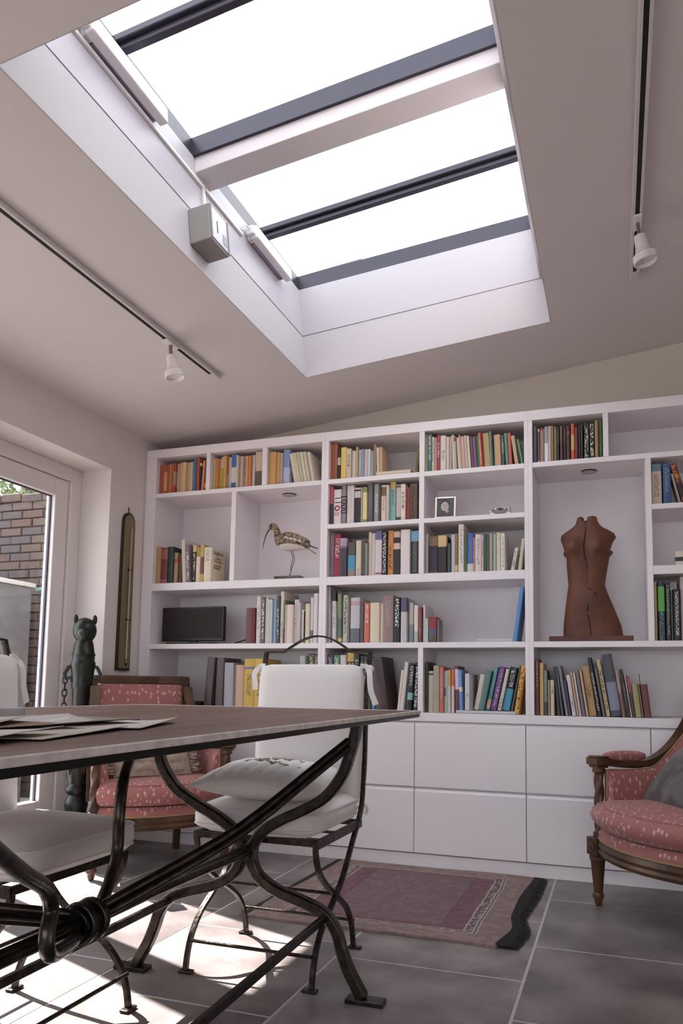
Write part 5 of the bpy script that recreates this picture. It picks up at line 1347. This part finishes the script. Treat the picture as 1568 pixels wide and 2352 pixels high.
def surf(px, z):
    # find front surface depth of the torso
    best = None
    for r in rings:
        if best is None or abs(r[0][2]-z) < abs(best[0][2]-z): best = r
    q = min((p for p in best if p[1] <= .001), key=lambda p: abs(p[0]-px)); return q[1]
def crack(pts, r=.0022):
    P = [((x-623)*k_, zt0+(2180-y)*k_*.985) for x, y in pts]
    Q = crom([(x,0,z) for x,z in P],4); Q = [Vector((q.x, surf(q.x,q.z)-.0006, q.z)) for q in Q]
    MB().tube(Q, r, 6).build('crack', mat('crack_black','0a0605',.9), ts)
crack([(588,1085),(592,1130),(585,1200),(582,1250),(572,1340),(578,1420),(598,1500),(602,1600),(600,1715),(640,1750),(672,1790),(695,1850)]); crack([(602,1890),(600,1960),(612,2040),(622,2110),(625,2175)])
# silver photo frame with a portrait print
pf = thing('photo_frame', 'small silver photo frame with black and white portrait on the shelf', 'photo frame', (-.44,.045,M2t+.0005), radians(4))
SIL = mat('silver','a8a098',.25,1.)
M = Matrix.Rotation(radians(-8),3,'X')
def tb_(b): b.v = [tuple(M @ Vector(p)) for p in b.v]; return b
for x0,x1,z0,z1 in ((-.058,-.046,0,.128),(.046,.058,0,.128),(-.046,.046,.116,.128),(-.046,.046,0,.012)): tb_(MB().box(x0,x1,-.006,.004,z0,z1)).build('frame_side', SIL, pf, bevel=.0015)
tb_(MB().box(-.0455,.0455,-.001,.003,.0125,.1155)).build('photo_print', mat('print_dark','262224',.35,col2='46403f',scale=22), pf)
def disc(n, c, rx_, rz_, col, k):
    b = MB(); P = [(c[0]+cos(2*pi*j/18)*rx_, -.0012-k*.0003, c[1]+sin(2*pi*j/18)*rz_) for j in range(18)]; b.v = P; b.f = [tuple(range(18))]
    tb_(b).build(n, mat('print_'+col, col, .35), pf)
disc('print_coat',(0,.033),.040,.018,'332e2e',0); disc('print_hair',(-.004,.083),.031,.027,'161313',1); disc('print_face',(-.004,.072),.022,.027,'a89f9a',2); disc('print_collar',(.010,.043),.009,.009,'9a928e',2)
for x in (-.009,.005): disc('print_eye',(x,.077),.0035,.0018,'2a2626',3)
disc('print_mouth',(0,.060),.005,.0015,'4c4444',3); disc('print_nose',(-.003,.068),.002,.004,'807874',3)
MB().box(-.02,.02,.006,.05,.0005,.004).build('strut', BLACK, pf)
# silver two handled dish
ds = thing('silver_dish', 'small silver dish with two scrolled handles right of the photo frame', 'dish', (-.143,.05,M2t+.0005))
MB().lathe([(0,.022),(.004,.024),(.007,.018),(.012,.026),(.03,.038),(.034,.040),(.0335,.037),(.02,.031),(.010,.0)],n=26,sx=1.05,sy=.75).build('bowl', mat('polished_silver','b4aca4',.12,1.), ds, smooth=50)
for sx, hh in ((-1,.030),(1,.044)):
    MB().tube(crom([(sx*.036,0,.012),(sx*.052,0,.016),(sx*.056,0,hh-.006),(sx*.046,0,hh),(sx*.040,0,hh-.010),(sx*.046,0,hh-.014)],4),.0026,7).build('handle', mat('polished_silver','b4aca4',.12,1.), ds, smooth=True)
# a pale bowl edge on the right end of the worktop
tag(MB().lathe([(0,.03),(.006,.034),(.016,.06),(.018,.062),(.016,.058),(.008,.03),(.007,0)],n=28).build('bowl', mat('pale_china','a8a2a0',.3), smooth=50), 'shallow pale dish at the right end of the bottom shelf', 'bowl').location = (.80,.10,S4t+.0005)
tag(MB().box(-2.2,-1.93,.05,.25,S4t+.0005,S4t+.03).build('black_folder', BLACK, bevel=.003), 'flat black folder lying on the bottom shelf left of the grey books', 'folder')
